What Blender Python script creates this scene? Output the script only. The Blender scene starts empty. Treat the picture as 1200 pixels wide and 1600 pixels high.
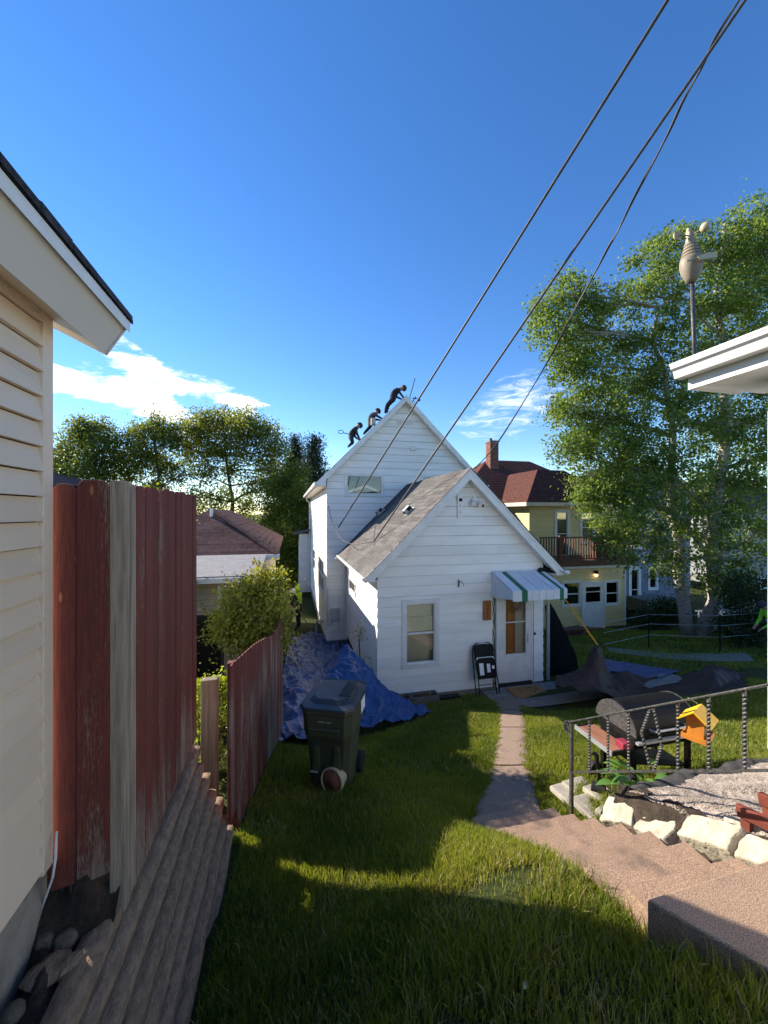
import bpy, math, random
import numpy as np
from mathutils import Vector, Matrix
random.seed(7); rng = np.random.default_rng(7)
SC = bpy.context.scene; COL = SC.collection
R = math.radians
# ------------------------------------------------------------------ camera
# world axes: X across the yard (right), Y along the lot towards the white house, Z up; eye at the origin
YAW = R(13.55); CA, SA = math.cos(YAW), math.sin(YAW); F = 610.0; HY = 802.0
cam = bpy.data.cameras.new('camera'); co = bpy.data.objects.new('camera', cam); COL.objects.link(co)
cam.sensor_fit = 'HORIZONTAL'; cam.sensor_width = 36; cam.lens = 36*F/1200; cam.shift_y = 2/1200
cam.clip_start = .05; cam.clip_end = 3000
co.rotation_euler = (R(90), 0, -YAW); SC.camera = co
# ------------------------------------------------------------------ light
SUN_EL = R(27.5); SUN_TO = Vector((-.746, .666, 0))           # horizontal direction towards the sun
sl = bpy.data.lights.new('sun', 'SUN'); sl.energy = 4.8; sl.angle = R(.53); sl.color = (1, .90, .76)
so = bpy.data.objects.new('sun', sl); COL.objects.link(so)
sd = Vector((SUN_TO.x*math.cos(SUN_EL), SUN_TO.y*math.cos(SUN_EL), math.sin(SUN_EL)))
so.rotation_euler = sd.to_track_quat('Z', 'Y').to_euler()
SC.view_settings.view_transform = 'Standard'; SC.view_settings.look = 'None'
SC.view_settings.exposure = 1.15; SC.view_settings.gamma = 1
W = bpy.data.worlds.new('World'); SC.world = W; W.use_nodes = True

class NT:
    """tiny node-graph helper"""
    def __init__(s, t): s.t = t; t.nodes.clear()
    def n(s, k, **kw):
        o = s.t.nodes.new(k)
        for a, b in kw.items(): setattr(o, a, b)
        return o
    def l(s, a, b): s.t.links.new(a, b)
    def val(s, sock, v):
        if isinstance(v, bpy.types.NodeSocket): s.l(v, sock)
        else: sock.default_value = v
    def m(s, op, a, b=0.0, c=None, clamp=False):
        o = s.n('ShaderNodeMath', operation=op, use_clamp=clamp)
        s.val(o.inputs[0], a); s.val(o.inputs[1], b)
        if c is not None: s.val(o.inputs[2], c)
        return o.outputs[0]
    def mr(s, v, a, b, c=0., d=1., smooth=True):
        o = s.n('ShaderNodeMapRange', interpolation_type='SMOOTHSTEP' if smooth else 'LINEAR', clamp=True)
        for i, x in enumerate((v, a, b, c, d)): s.val(o.inputs[i], x)
        return o.outputs[0]
    def mix(s, f, a, b, mode='MIX'):
        o = s.n('ShaderNodeMix', data_type='RGBA', blend_type=mode)
        s.val(o.inputs[0], f); s.val(o.inputs[6], a if isinstance(a, bpy.types.NodeSocket) else (*a[:3], 1)); s.val(o.inputs[7], b if isinstance(b, bpy.types.NodeSocket) else (*b[:3], 1))
        return o.outputs[2]
    def noise(s, vec, scale, detail=4, rough=.55, dist=0.):
        o = s.n('ShaderNodeTexNoise')
        if vec is not None: s.l(vec, o.inputs['Vector'])
        o.inputs['Scale'].default_value = scale; o.inputs['Detail'].default_value = detail
        o.inputs['Roughness'].default_value = rough; o.inputs['Distortion'].default_value = dist
        return o.outputs['Fac']
    def mapping(s, vec, scale=(1, 1, 1), rot=(0, 0, 0), loc=(0, 0, 0)):
        o = s.n('ShaderNodeMapping'); s.l(vec, o.inputs[0])
        o.inputs['Scale'].default_value = scale; o.inputs['Rotation'].default_value = rot; o.inputs['Location'].default_value = loc
        return o.outputs[0]

# sky: Nishita with a thin scatter of cirrus-like cloud over the whole dome, denser in two banks
n = NT(W.node_tree)
sky = n.n('ShaderNodeTexSky', sky_type='NISHITA', sun_disc=False)
sky.sun_elevation = SUN_EL; sky.sun_rotation = math.atan2(sd.x, sd.y); sky.altitude = 200
sky.air_density = 1.0; sky.dust_density = .0; sky.ozone_density = 3.0
tc = n.n('ShaderNodeTexCoord').outputs['Generated']
sx = n.n('ShaderNodeSeparateXYZ'); n.l(tc, sx.inputs[0])
X, Y, Z = sx.outputs
az = n.m('ARCTAN2', X, Y); el = n.m('ARCSINE', Z)
cv = n.n('ShaderNodeCombineXYZ'); n.l(az, cv.inputs[0]); n.l(el, cv.inputs[1])
cvec = cv.outputs[0]
def bank(a0, e0, ra, re, tilt=0.):
    da = n.m('SUBTRACT', az, R(a0)); de = n.m('SUBTRACT', el, R(e0))
    de = n.m('SUBTRACT', de, n.m('MULTIPLY', da, tilt))
    q = n.m('ADD', n.m('POWER', n.m('ABSOLUTE', n.m('DIVIDE', da, R(ra))), 2.), n.m('POWER', n.m('ABSOLUTE', n.m('DIVIDE', de, R(re))), 2.))
    return n.mr(q, 0., 1., 1., 0.)
n1 = n.noise(n.mapping(cvec, (3.2, 10, 1), (0, 0, R(-14))), 2.2, 9, .62, .5)
n2 = n.noise(n.mapping(cvec, (5, 22, 1), (0, 0, R(8))), 2.4, 9, .68, .9)
b1 = n.m('MAXIMUM', bank(-12.5, 13.8, 15, 5.6, -.12), n.m('MAXIMUM', bank(-26, 15.2, 13, 3.8), bank(-20, 18.5, 7, 4.2, -.5)))
b2 = bank(31.5, 14.5, 11, 6.5, .25)
b3 = bank(62, 20, 16, 14, .2)
c1 = n.mr(n.m('ADD', n.m('MULTIPLY', n1, 1.5), n.m('MULTIPLY', b1, .44)), 1.0, 1.2)
c1 = n.m('MULTIPLY', c1, n.mr(b1, .0, .2))
c2 = n.mr(n.m('ADD', n2, n.m('MULTIPLY', b2, .30)), .68, 1.08)
c3 = n.mr(n.m('ADD', n2, n.m('MULTIPLY', b3, .15)), .70, 1.15, 0., .4)
cl = n.m('MINIMUM', n.m('MAXIMUM', n.m('MAXIMUM', n.m('MULTIPLY', c1, .97), n.m('MULTIPLY', c2, .8)), c3), 1.)
cl = n.m('MULTIPLY', cl, n.mr(el, R(0), R(7)))
shade = n.mr(n.noise(n.mapping(cvec, (6, 20, 1)), 3, 6), .35, .7, .80, 1.)
hs = n.n('ShaderNodeHueSaturation'); hs.inputs['Saturation'].default_value = 1.24; hs.inputs['Hue'].default_value = .508; hs.inputs['Value'].default_value = .90; n.l(sky.outputs[0], hs.inputs['Color'])
cc = n.n('ShaderNodeCombineXYZ')
for i, k in enumerate((6.6, 6.7, 6.9)): n.l(n.m('MULTIPLY', shade, k), cc.inputs[i])
skc = n.mix(cl, hs.outputs[0], cc.outputs[0])
bg = n.n('ShaderNodeBackground'); n.l(skc, bg.inputs[0]); bg.inputs[1].default_value = .125
wo = n.n('ShaderNodeOutputWorld'); n.l(bg.outputs[0], wo.inputs[0])

# ------------------------------------------------------------------ survey helpers (photo pixel -> real point)
def P(px, py, d):
    tx = (px-600)/F; return Vector((d*(CA*tx+SA), d*(CA-SA*tx), (HY-py)/F*d))
def PV(px, py, v): return P(px, py, v/(CA-SA*(px-600)/F))
def PU(px, py, u): return P(px, py, u/(CA*(px-600)/F+SA))
def pix(p):
    x = p[0]*CA-p[1]*SA; y = p[0]*SA+p[1]*CA; return 600+F*x/y, HY-F*p[2]/y

# ------------------------------------------------------------------ materials
MATS = {}
def mat(name, c, c2=None, scale=6., rough=.75, bump=0., bscale=None, stretch=(1, 1, 1), rnd=.12, metal=0., spec=.4, detail=5, coat=0., edge=(.35, .65), dirt=None, bdist=.01):
    """colour noise between c and c2, value jitter per object, fine relief"""
    if name in MATS: return MATS[name]
    m = bpy.data.materials.new(name); m.use_nodes = True; g = NT(m.node_tree); MATS[name] = m
    p = g.n('ShaderNodeBsdfPrincipled'); o = g.n('ShaderNodeOutputMaterial'); g.l(p.outputs[0], o.inputs[0])
    t = g.n('ShaderNodeTexCoord').outputs['Object']; mp = g.mapping(t, stretch)
    oi = g.n('ShaderNodeObjectInfo').outputs['Random']
    off = g.n('ShaderNodeVectorMath', operation='ADD'); g.l(mp, off.inputs[0])
    cx = g.n('ShaderNodeCombineXYZ'); g.l(g.m('MULTIPLY', oi, 37.), cx.inputs[0]); g.l(g.m('MULTIPLY', oi, 91.), cx.inputs[1]); g.l(g.m('MULTIPLY', oi, 53.), cx.inputs[2]); g.l(cx.outputs[0], off.inputs[1])
    v = off.outputs[0]
    nz = g.noise(v, scale, detail)
    col = g.mix(g.mr(nz, *edge), c, c2 or tuple(x*.8 for x in c))
    if dirt:
        dcol, dsc, a, b = dirt
        col = g.mix(g.mr(g.noise(v, dsc, 7, .65), a, b), col, dcol)
    if rnd:
        h = g.n('ShaderNodeHueSaturation'); g.l(col, h.inputs['Color'])
        g.l(g.m('ADD', g.m('MULTIPLY', oi, 2*rnd), 1-rnd), h.inputs['Value']); col = h.outputs[0]
    g.l(col, p.inputs['Base Color']); p.inputs['Metallic'].default_value = metal
    g.l(g.m('ADD', g.m('MULTIPLY', nz, .16), rough-.08), p.inputs['Roughness']); p.inputs['Specular IOR Level'].default_value = spec
    p.inputs['Coat Weight'].default_value = coat
    if bump:
        b = g.n('ShaderNodeBump'); b.inputs['Strength'].default_value = bump; b.inputs['Distance'].default_value = bdist
        g.l(g.noise(v, bscale or scale*4, 6, .6), b.inputs['Height']); g.l(b.outputs[0], p.inputs['Normal'])
    return m
def leafmat(name, c1, c2, trans=.45, rough=.5):
    m = bpy.data.materials.new(name); m.use_nodes = True; g = NT(m.node_tree); MATS[name] = m
    ri = g.n('ShaderNodeNewGeometry').outputs['Random Per Island']
    t = g.n('ShaderNodeTexCoord').outputs['Object']
    col = g.mix(g.m('ADD', g.m('MULTIPLY', ri, .55), g.m('MULTIPLY', g.mr(g.noise(t, 1.1, 4), .3, .7), .45)), c1, c2)
    p = g.n('ShaderNodeBsdfPrincipled'); g.l(col, p.inputs['Base Color']); p.inputs['Roughness'].default_value = rough; p.inputs['Specular IOR Level'].default_value = .35
    tr = g.n('ShaderNodeBsdfTranslucent'); g.l(g.mix(1., col, (1.35, 1.3, .55), 'MULTIPLY'), tr.inputs[0])
    mx = g.n('ShaderNodeMixShader'); mx.inputs[0].default_value = trans; g.l(p.outputs[0], mx.inputs[1]); g.l(tr.outputs[0], mx.inputs[2])
    o = g.n('ShaderNodeOutputMaterial'); g.l(mx.outputs[0], o.inputs[0]); return m
def glassmat(name, tint=(.97, .98, .975)):
    m = bpy.data.materials.new(name); m.use_nodes = True; g = NT(m.node_tree); MATS[name] = m
    gl = g.n('ShaderNodeBsdfGlossy'); gl.inputs['Roughness'].default_value = .03
    t = g.n('ShaderNodeBsdfTransparent'); t.inputs[0].default_value = (*tint, 1)
    fr = g.n('ShaderNodeFresnel'); fr.inputs[0].default_value = 1.5
    mx = g.n('ShaderNodeMixShader'); g.l(g.m('ADD', g.m('MULTIPLY', fr.outputs[0], 1.), .03), mx.inputs[0]); g.l(t.outputs[0], mx.inputs[1]); g.l(gl.outputs[0], mx.inputs[2])
    o = g.n('ShaderNodeOutputMaterial'); g.l(mx.outputs[0], o.inputs[0]); return m
def emis(name, c, s):
    m = bpy.data.materials.new(name); m.use_nodes = True; g = NT(m.node_tree); MATS[name] = m
    e = g.n('ShaderNodeEmission'); e.inputs[0].default_value = (*c, 1); e.inputs[1].default_value = s
    o = g.n('ShaderNodeOutputMaterial'); g.l(e.outputs[0], o.inputs[0]); return m

M_white = mat('white_siding', (.83, .825, .785), (.75, .75, .72), 1.6, .55, .15, 30, rnd=.035, stretch=(.6, .6, 2.5), dirt=((.52, .52, .47), 2.3, .60, .86))
M_trim = mat('white_trim', (.74, .74, .72), (.66, .66, .64), 4, .45, .08, 30, rnd=.04, dirt=((.45, .44, .40), 5, .62, .85))
M_beige = mat('beige_vinyl', (.72, .585, .44), (.68, .55, .41), 2, .5, .12, 60, rnd=.05, stretch=(1, .25, 1), dirt=((.46, .38, .29), 3, .56, .85))
M_beiget = mat('beige_trim', (.74, .62, .48), (.69, .575, .44), 3, .5, rnd=.02)
M_fascia = mat('grey_fascia', (.62, .595, .55), (.58, .555, .515), 2, .5, .05, rnd=.02, stretch=(1, .2, 1))
M_roofdark = mat('dark_shingle', (.035, .037, .045), (.06, .06, .065), 30, .9, .5, 90, spec=.1, rnd=.2)
M_shing = mat('grey_brown_shingle', (.155, .143, .134), (.105, .097, .09), 24, .92, .7, 140, spec=.1, rnd=.22, dirt=((.21, .185, .165), 3, .5, .8))
M_felt = mat('black_roof_felt', (.02, .022, .032), (.035, .036, .05), 5, .75, .4, 20, rnd=.1)
M_redshing = mat('red_brown_shingle', (.21, .105, .08), (.13, .07, .06), 18, .92, .6, 90, rnd=.2)
M_brownshing = mat('brown_shingle', (.17, .085, .07), (.11, .06, .052), 14, .92, .6, 70, spec=.1, rnd=.22)
M_greyroof = mat('grey_rolled_roofing', (.25, .24, .24), (.20, .195, .20), 8, .9, .4, 60, rnd=.05)
M_tan = mat('tan_siding', (.50, .42, .30), (.45, .375, .27), 2, .6, .1, rnd=.04)
M_yel = mat('yellow_siding', (.68, .56, .27), (.63, .515, .25), 2, .6, .1, rnd=.04)
M_blueh = mat('blue_grey_siding', (.16, .19, .27), (.13, .16, .23), 2, .6, .1, rnd=.05)
M_greyh = mat('pale_grey_siding', (.30, .31, .32), (.26, .27, .28), 2, .6, .1, rnd=.05)
M_found = mat('concrete_foundation', (.30, .27, .23), (.20, .18, .155), 7, .9, .6, 40, rnd=.06)
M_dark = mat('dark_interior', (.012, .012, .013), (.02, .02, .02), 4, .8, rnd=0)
M_glass = glassmat('window_glass')
M_black = mat('black_painted_steel', (.007, .007, .008), (.012, .0115, .0115), 20, .4, .1, 60, rnd=.1, spec=.15, dirt=((.035, .028, .023), 14, .68, .85))
M_iron = mat('wrought_iron', (.045, .045, .046), (.09, .085, .08), 30, .5, .3, 90, rnd=.1, metal=.3, dirt=((.2, .18, .16), 22, .55, .75))
M_cable = mat('cable_sheath', (.045, .043, .042), (.07, .066, .064), 12, .55, .3, 80, rnd=.1)
M_wood = mat('weathered_grey_wood', (.37, .295, .22), (.235, .185, .135), 7, .9, .9, 26, stretch=(5, 5, .35), rnd=.12)
M_woodb = mat('stained_brown_wood', (.16, .075, .045), (.10, .048, .032), 8, .75, .4, 30, stretch=(4, 4, .6), rnd=.12)
M_log = mat('weathered_landscape_timber', (.34, .235, .155), (.225, .155, .105), 34, .95, 1., 90, stretch=(1, .45, 1), rnd=.1, dirt=((.085, .065, .05), 12, .60, .80), bdist=.02)
M_soil = mat('dark_soil', (.062, .044, .031), (.030, .022, .016), 9, .98, 1., 38, rnd=.08, dirt=((.11, .09, .07), 20, .6, .8), bdist=.03)
M_step = mat('exposed_aggregate', (.45, .30, .205), (.19, .125, .088), 170, .9, .8, 150, rnd=.07, dirt=((.16, .115, .085), 4.5, .50, .78), bdist=.006)
M_conc = mat('grey_concrete', (.25, .225, .20), (.18, .165, .15), 7, .92, .5, 70, rnd=.06, dirt=((.11, .10, .09), 4, .58, .8))
M_walk = mat('brown_walk', (.285, .205, .15), (.205, .145, .11), 60, .92, .7, 120, rnd=.06, dirt=((.13, .10, .08), 5, .55, .8))
M_lime = mat('pale_limestone', (.46, .425, .33), (.36, .325, .245), 9, .85, .9, 26, rnd=.07, dirt=((.17, .14, .10), 7, .60, .76), bdist=.02)
M_gravel = mat('pale_gravel', (.40, .33, .27), (.20, .165, .14), 60, .9, 1., 60, rnd=.2)
M_stone = mat('field_stone', (.15, .12, .09), (.085, .07, .052), 8, .85, .5, 30, rnd=.2)
M_paver = mat('pale_paver', (.40, .36, .30), (.30, .27, .22), 9, .9, .5, 50, rnd=.1)
M_redbox = mat('red_stained_wood', (.20, .048, .028), (.14, .034, .02), 8, .6, .3, 30, stretch=(1, .4, 1), rnd=.08)
M_bin = mat('olive_plastic', (.062, .070, .040), (.052, .058, .034), 3, .5, .05, 60, rnd=0, spec=.45)
M_lid = mat('dark_grey_plastic', (.040, .040, .042), (.034, .034, .036), 3, .42, rnd=0)
M_rubber = mat('black_rubber', (.012, .012, .012), (.018, .018, .018), 10, .7, rnd=0)
M_pot = mat('cream_glazed_pot', (.50, .44, .26), (.43, .37, .22), 6, .5, rnd=0)
M_potin = mat('terracotta_inside', (.30, .115, .055), (.18, .07, .04), 6, .7, .2, rnd=0)
M_tarp = mat('blue_tarp', (.014, .046, .16), (.024, .072, .22), 5, .38, .35, 26, rnd=.05, spec=.5, bdist=.02)
M_tarpw = mat('sheen_blue_tarp', (.020, .052, .16), (.13, .185, .33), 9, .36, .5, 18, rnd=.05, spec=.6, bdist=.04, edge=(.48, .72))  # paler noise blotches in the blue stand for the lighter sheen
M_btarp = mat('brown_tarp', (.036, .020, .016), (.055, .032, .026), 4, .6, .3, 22, rnd=.05, spec=.25, bdist=.02)
M_net = mat('black_netting', (.006, .006, .007), (.01, .01, .011), 20, .9, .3, rnd=0, spec=.05)
M_strap = mat('yellow_strap', (.72, .40, .02), (.60, .33, .02), 10, .6, rnd=0)
M_rope = mat('straw_rope', (.55, .38, .10), (.42, .29, .09), 10, .8, rnd=0)
M_green = mat('green_enamel', (.012, .13, .075), (.012, .11, .06), 5, .45, rnd=.03)
M_awn = mat('white_enamel', (.60, .64, .69), (.54, .58, .63), 4, .4, .05, rnd=.05, dirt=((.38, .40, .42), 5, .62, .85))
M_addr = mat('stained_wood_sign', (.36, .14, .035), (.28, .105, .03), 7, .6, rnd=0, stretch=(1, 1, .3))
M_coir = mat('coir_mat', (.40, .20, .07), (.30, .145, .05), 60, .95, 1., 120, rnd=0)
M_orangew = mat('orange_wood', (.50, .215, .055), (.42, .175, .045), 5, .5, rnd=0, stretch=(4, 4, .5))
M_curt = mat('cream_curtain', (.86, .83, .72), (.80, .77, .66), 8, .85, .3, 20, rnd=0)
M_blind = mat('grey_blind', (.52, .49, .44), (.48, .45, .40), 4, .8, rnd=0)
M_metal = mat('galvanised_metal', (.48, .48, .48), (.40, .40, .40), 8, .45, rnd=.06, metal=.5)
M_grey = mat('grey_box', (.42, .43, .43), (.38, .39, .39), 5, .5, rnd=0)
M_ws = mat('khaki_plastic', (.30, .245, .165), (.25, .205, .14), 5, .55, .1, rnd=.04)
M_wsl = mat('pale_cup_plastic', (.55, .46, .28), (.50, .41, .25), 5, .5, rnd=.05)
M_brick = mat('chimney_brick', (.30, .12, .08), (.21, .085, .06), 12, .9, .5, rnd=.25)
M_mort = mat('mortar', (.42, .37, .33), (.33, .30, .27), 20, .95, .4, rnd=0)
M_bark = mat('dark_bark', (.10, .08, .06), (.055, .045, .035), 10, .95, .8, 30, stretch=(3, 3, .6), rnd=.1)
M_birch = mat('birch_bark', (.40, .365, .32), (.30, .27, .235), 5, .8, .4, 20, stretch=(1, 1, 5), rnd=.05, dirt=((.06, .05, .045), 5, .56, .64))
M_feed = mat('yellow_feeder_roof', (.88, .50, .015), (.82, .45, .012), 5, .45, rnd=0)
M_feedo = mat('amber_feeder_body', (.62, .23, .03), (.50, .18, .025), 7, .5, rnd=0)
M_seed = mat('bird_seed', (.40, .34, .16), (.10, .085, .05), 90, .9, .8, 200, rnd=0)
M_hiv = mat('hi_vis_fabric', (.60, .86, .03), (.54, .78, .03), 8, .7, .2, 30, rnd=0)
M_hiv2 = mat('hi_vis_green_fabric', (.22, .66, .03), (.19, .60, .03), 8, .7, .2, 30, rnd=0)
M_refl = mat('reflective_band', (.78, .80, .78), (.7, .72, .7), 8, .35, rnd=0)
M_cloth = mat('dark_work_clothes', (.020, .020, .026), (.035, .033, .038), 9, .9, .3, 30, rnd=.2)
M_cloth2 = mat('dark_blue_trousers', (.020, .026, .042), (.03, .035, .05), 9, .9, .3, 30, rnd=.2)
M_cloth3 = mat('pale_tool_pouch', (.55, .52, .46), (.45, .42, .37), 9, .9, rnd=.1)
M_skin = mat('skin', (.42, .25, .18), (.37, .22, .155), 9, .6, rnd=.1)
M_cap = mat('dark_cap', (.03, .028, .03), (.045, .04, .04), 9, .8, rnd=.1)
M_hat = mat('white_hard_hat', (.75, .75, .74), (.7, .7, .69), 5, .4, rnd=0)
M_boot = mat('work_boot', (.14, .08, .05), (.10, .055, .035), 9, .8, rnd=.1)
M_sticker = mat('white_sticker', (.78, .78, .77), (.72, .72, .71), 9, .6, rnd=0)
M_lit = emis('lamp_glow', (1, .72, .35), 4.)
M_plant = mat('grey_planter', (.145, .125, .115), (.11, .095, .085), 6, .8, .2, rnd=.08)
L_birch = leafmat('birch_leaf', (.060, .115, .022), (.27, .355, .085), .5)
L_tree = leafmat('maple_leaf', (.06, .095, .016), (.22, .25, .045), .52)
L_tree2 = leafmat('ash_leaf', (.075, .115, .018), (.27, .29, .05), .54)
L_con = leafmat('spruce_needle', (.018, .035, .022), (.05, .075, .038), .1, .7)
L_shrub = leafmat('shrub_leaf', (.11, .15, .025), (.46, .43, .08), .48, .45)
L_lilac = leafmat('lilac_leaf', (.025, .045, .014), (.055, .085, .025), .3)
L_hosta = leafmat('broad_leaf', (.07, .17, .03), (.15, .28, .06), .35, .4)
L_vine = leafmat('yellow_green_leaf', (.15, .24, .03), (.36, .42, .06), .5, .45)
L_grass = leafmat('grass_blade', (.055, .102, .013), (.30, .325, .05), .45, .55)
L_straw = leafmat('dry_grass', (.30, .25, .12), (.42, .36, .19), .3, .7)
L_flower = leafmat('white_blossom', (.55, .53, .45), (.7, .68, .6), .3)

def redpaint(name='peeling_red_paint', wear=0.):
    m = bpy.data.materials.new(name); m.use_nodes = True; g = NT(m.node_tree); MATS['red'] = m
    t = g.n('ShaderNodeTexCoord').outputs['Object']; oi = g.n('ShaderNodeObjectInfo').outputs['Random']
    off = g.n('ShaderNodeVectorMath', operation='ADD'); g.l(t, off.inputs[0])
    cx = g.n('ShaderNodeCombineXYZ'); g.l(g.m('MULTIPLY', oi, 41.), cx.inputs[0]); g.l(g.m('MULTIPLY', oi, 77.), cx.inputs[1]); g.l(cx.outputs[0], off.inputs[1])
    v = off.outputs[0]
    grain = g.noise(g.mapping(v, (9, 9, .7)), 9, 6, .65)
    red = g.mix(g.mr(grain, .3, .7), (.185, .042, .030), (.105, .027, .021))
    big = g.noise(g.mapping(v, (3, 3, .5)), 1.6, 4)
    fine = g.noise(g.mapping(v, (22, 22, 2.2)), 9, 7, .7)
    zz = g.n('ShaderNodeSeparateXYZ'); g.l(t, zz.inputs[0])
    low = g.mr(zz.outputs[2], -2.1, -1.4, .13, 0.)                   # paint worn off at the splash zone near the soil
    peel = g.mr(g.m('ADD', g.m('ADD', g.m('MULTIPLY', big, .5), g.m('MULTIPLY', fine, .5)), low), .585-wear, .685-wear)
    woodc = g.mix(g.mr(grain, .3, .7), (.33, .28, .22), (.21, .175, .135))
    col = g.mix(g.m('MULTIPLY', peel, .7), red, woodc)
    kn = g.n('ShaderNodeTexVoronoi'); g.l(g.mapping(v, (7, 7, 2.2)), kn.inputs['Vector']); kn.inputs['Scale'].default_value = 1.15
    col = g.mix(g.mr(kn.outputs['Distance'], .045, .085, .75, 0.), col, (.42, .17, .08))
    h = g.n('ShaderNodeHueSaturation'); g.l(col, h.inputs['Color']); g.l(g.m('ADD', g.m('MULTIPLY', oi, .35), .82), h.inputs['Value'])
    p = g.n('ShaderNodeBsdfPrincipled'); g.l(h.outputs[0], p.inputs['Base Color']); p.inputs['Roughness'].default_value = .72; p.inputs['Specular IOR Level'].default_value = .3
    b = g.n('ShaderNodeBump'); b.inputs['Strength'].default_value = .5; b.inputs['Distance'].default_value = .006
    g.l(g.m('ADD', grain, g.m('MULTIPLY', peel, -.5)), b.inputs['Height']); g.l(b.outputs[0], p.inputs['Normal'])
    o = g.n('ShaderNodeOutputMaterial'); g.l(p.outputs[0], o.inputs[0]); return m
M_red = redpaint(); M_red2 = redpaint('worn_red_paint', .06)
def groundmat():
    m = bpy.data.materials.new('lawn_soil'); m.use_nodes = True; g = NT(m.node_tree); MATS['ground'] = m
    t = g.n('ShaderNodeTexCoord').outputs['Object']
    a = g.noise(t, 2.2, 6, .6); b_ = g.noise(t, 22, 6, .7)
    col = g.mix(g.mr(b_, .35, .65), (.030, .045, .012), (.060, .075, .020))
    col = g.mix(g.mr(a, .52, .72), col, (.085, .065, .038))
    p = g.n('ShaderNodeBsdfPrincipled'); g.l(col, p.inputs['Base Color']); p.inputs['Roughness'].default_value = .95; p.inputs['Specular IOR Level'].default_value = .15
    bp = g.n('ShaderNodeBump'); bp.inputs['Strength'].default_value = 1.; bp.inputs['Distance'].default_value = .04; g.l(b_, bp.inputs['Height']); g.l(bp.outputs[0], p.inputs['Normal'])
    o = g.n('ShaderNodeOutputMaterial'); g.l(p.outputs[0], o.inputs[0]); return m
M_ground = groundmat()

# ------------------------------------------------------------------ mesh helpers
class B:
    def __init__(s): s.v = []; s.f = []
    def add(s, vs, fs):
        k = len(s.v); s.v += [tuple(x) for x in vs]; s.f += [tuple(i+k for i in f) for f in fs]; return s
    def box(s, a, b):
        x0, y0, z0 = a; x1, y1, z1 = b
        return s.add([(x0, y0, z0), (x1, y0, z0), (x1, y1, z0), (x0, y1, z0), (x0, y0, z1), (x1, y0, z1), (x1, y1, z1), (x0, y1, z1)],
                     [(0, 3, 2, 1), (4, 5, 6, 7), (0, 1, 5, 4), (1, 2, 6, 5), (2, 3, 7, 6), (3, 0, 4, 7)])
    def obox(s, c, size, rot):
        k = len(s.v); h = [x/2 for x in size]; s.box((-h[0], -h[1], -h[2]), h)
        for i in range(k, len(s.v)): s.v[i] = tuple(rot @ Vector(s.v[i]) + Vector(c))
        return s
    def prism(s, pts, ext):
        """closed polygon swept along a vector"""
        q = len(pts); e = Vector(ext); a = [Vector(p) for p in pts]
        return s.add(a+[p+e for p in a], [tuple(reversed(range(q))), tuple(range(q, 2*q))]+[(i, (i+1) % q, q+(i+1) % q, q+i) for i in range(q)])
    def tube(s, pts, r, nn=8, cap=True):
        pts = [Vector(p) for p in pts]; rs = r if isinstance(r, (list, tuple)) else [r]*len(pts); base = len(s.v); ref = None
        for i, p in enumerate(pts):
            d = (pts[min(i+1, len(pts)-1)]-pts[max(i-1, 0)]).normalized()
            if ref is None: ref = Vector((0, 0, 1)) if abs(d.z) < .9 else Vector((1, 0, 0))
            a = d.cross(ref).normalized(); b = d.cross(a); ref = b.cross(d) if False else ref
            for k in range(nn):
                t = 2*math.pi*k/nn; s.v.append(tuple(p+rs[i]*(math.cos(t)*a+math.sin(t)*b)))
        for i in range(len(pts)-1):
            for k in range(nn):
                k2 = (k+1) % nn; s.f.append((base+i*nn+k, base+i*nn+k2, base+(i+1)*nn+k2, base+(i+1)*nn+k))
        if cap: s.f.append(tuple(base+k for k in reversed(range(nn)))); s.f.append(tuple(base+(len(pts)-1)*nn+k for k in range(nn)))
        return s
    def lathe(s, prof, c, nn=20, axis=None):
        """prof: (radius, height) pairs about an axis through c"""
        ax = (axis or Vector((0, 0, 1))).normalized(); ref = Vector((1, 0, 0)) if abs(ax.x) < .9 else Vector((0, 1, 0))
        a = ax.cross(ref).normalized(); b = ax.cross(a); base = len(s.v); c = Vector(c)
        for r_, h in prof:
            for k in range(nn):
                t = 2*math.pi*k/nn; s.v.append(tuple(c+ax*h+r_*(math.cos(t)*a+math.sin(t)*b)))
        for i in range(len(prof)-1):
            for k in range(nn):
                k2 = (k+1) % nn; s.f.append((base+i*nn+k, base+i*nn+k2, base+(i+1)*nn+k2, base+(i+1)*nn+k))
        s.f.append(tuple(base+k for k in reversed(range(nn)))); s.f.append(tuple(base+(len(prof)-1)*nn+k for k in range(nn)))
        return s
    def grid(s, pts):
        """rows of points -> sheet"""
        k = len(s.v); h, w = len(pts), len(pts[0])
        for r_ in pts: s.v += [tuple(p) for p in r_]
        for i in range(h-1):
            for j in range(w-1): s.f.append((k+i*w+j, k+i*w+j+1, k+(i+1)*w+j+1, k+(i+1)*w+j))
        return s
    def mesh(s, name, m, smooth=False, bevel=0):
        me = bpy.data.meshes.new(name); me.from_pydata(s.v, [], s.f); me.update()
        for mm in (m if isinstance(m, (list, tuple)) else [m]): me.materials.append(mm)
        if smooth: me.polygons.foreach_set('use_smooth', [True]*len(me.polygons))
        return me
    def build(s, name, m, parent=None, smooth=False, bevel=0, solid=0):
        o = bpy.data.objects.new(name, s.mesh(name, m, smooth)); COL.objects.link(o)
        if bevel:
            b = o.modifiers.new('bevel', 'BEVEL'); b.width = bevel; b.segments = 2; b.limit_method = 'ANGLE'; b.angle_limit = R(35)
        if solid: q = o.modifiers.new('solid', 'SOLIDIFY'); q.thickness = solid
        if parent is not None: adopt(o, parent)
        return o
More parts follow.
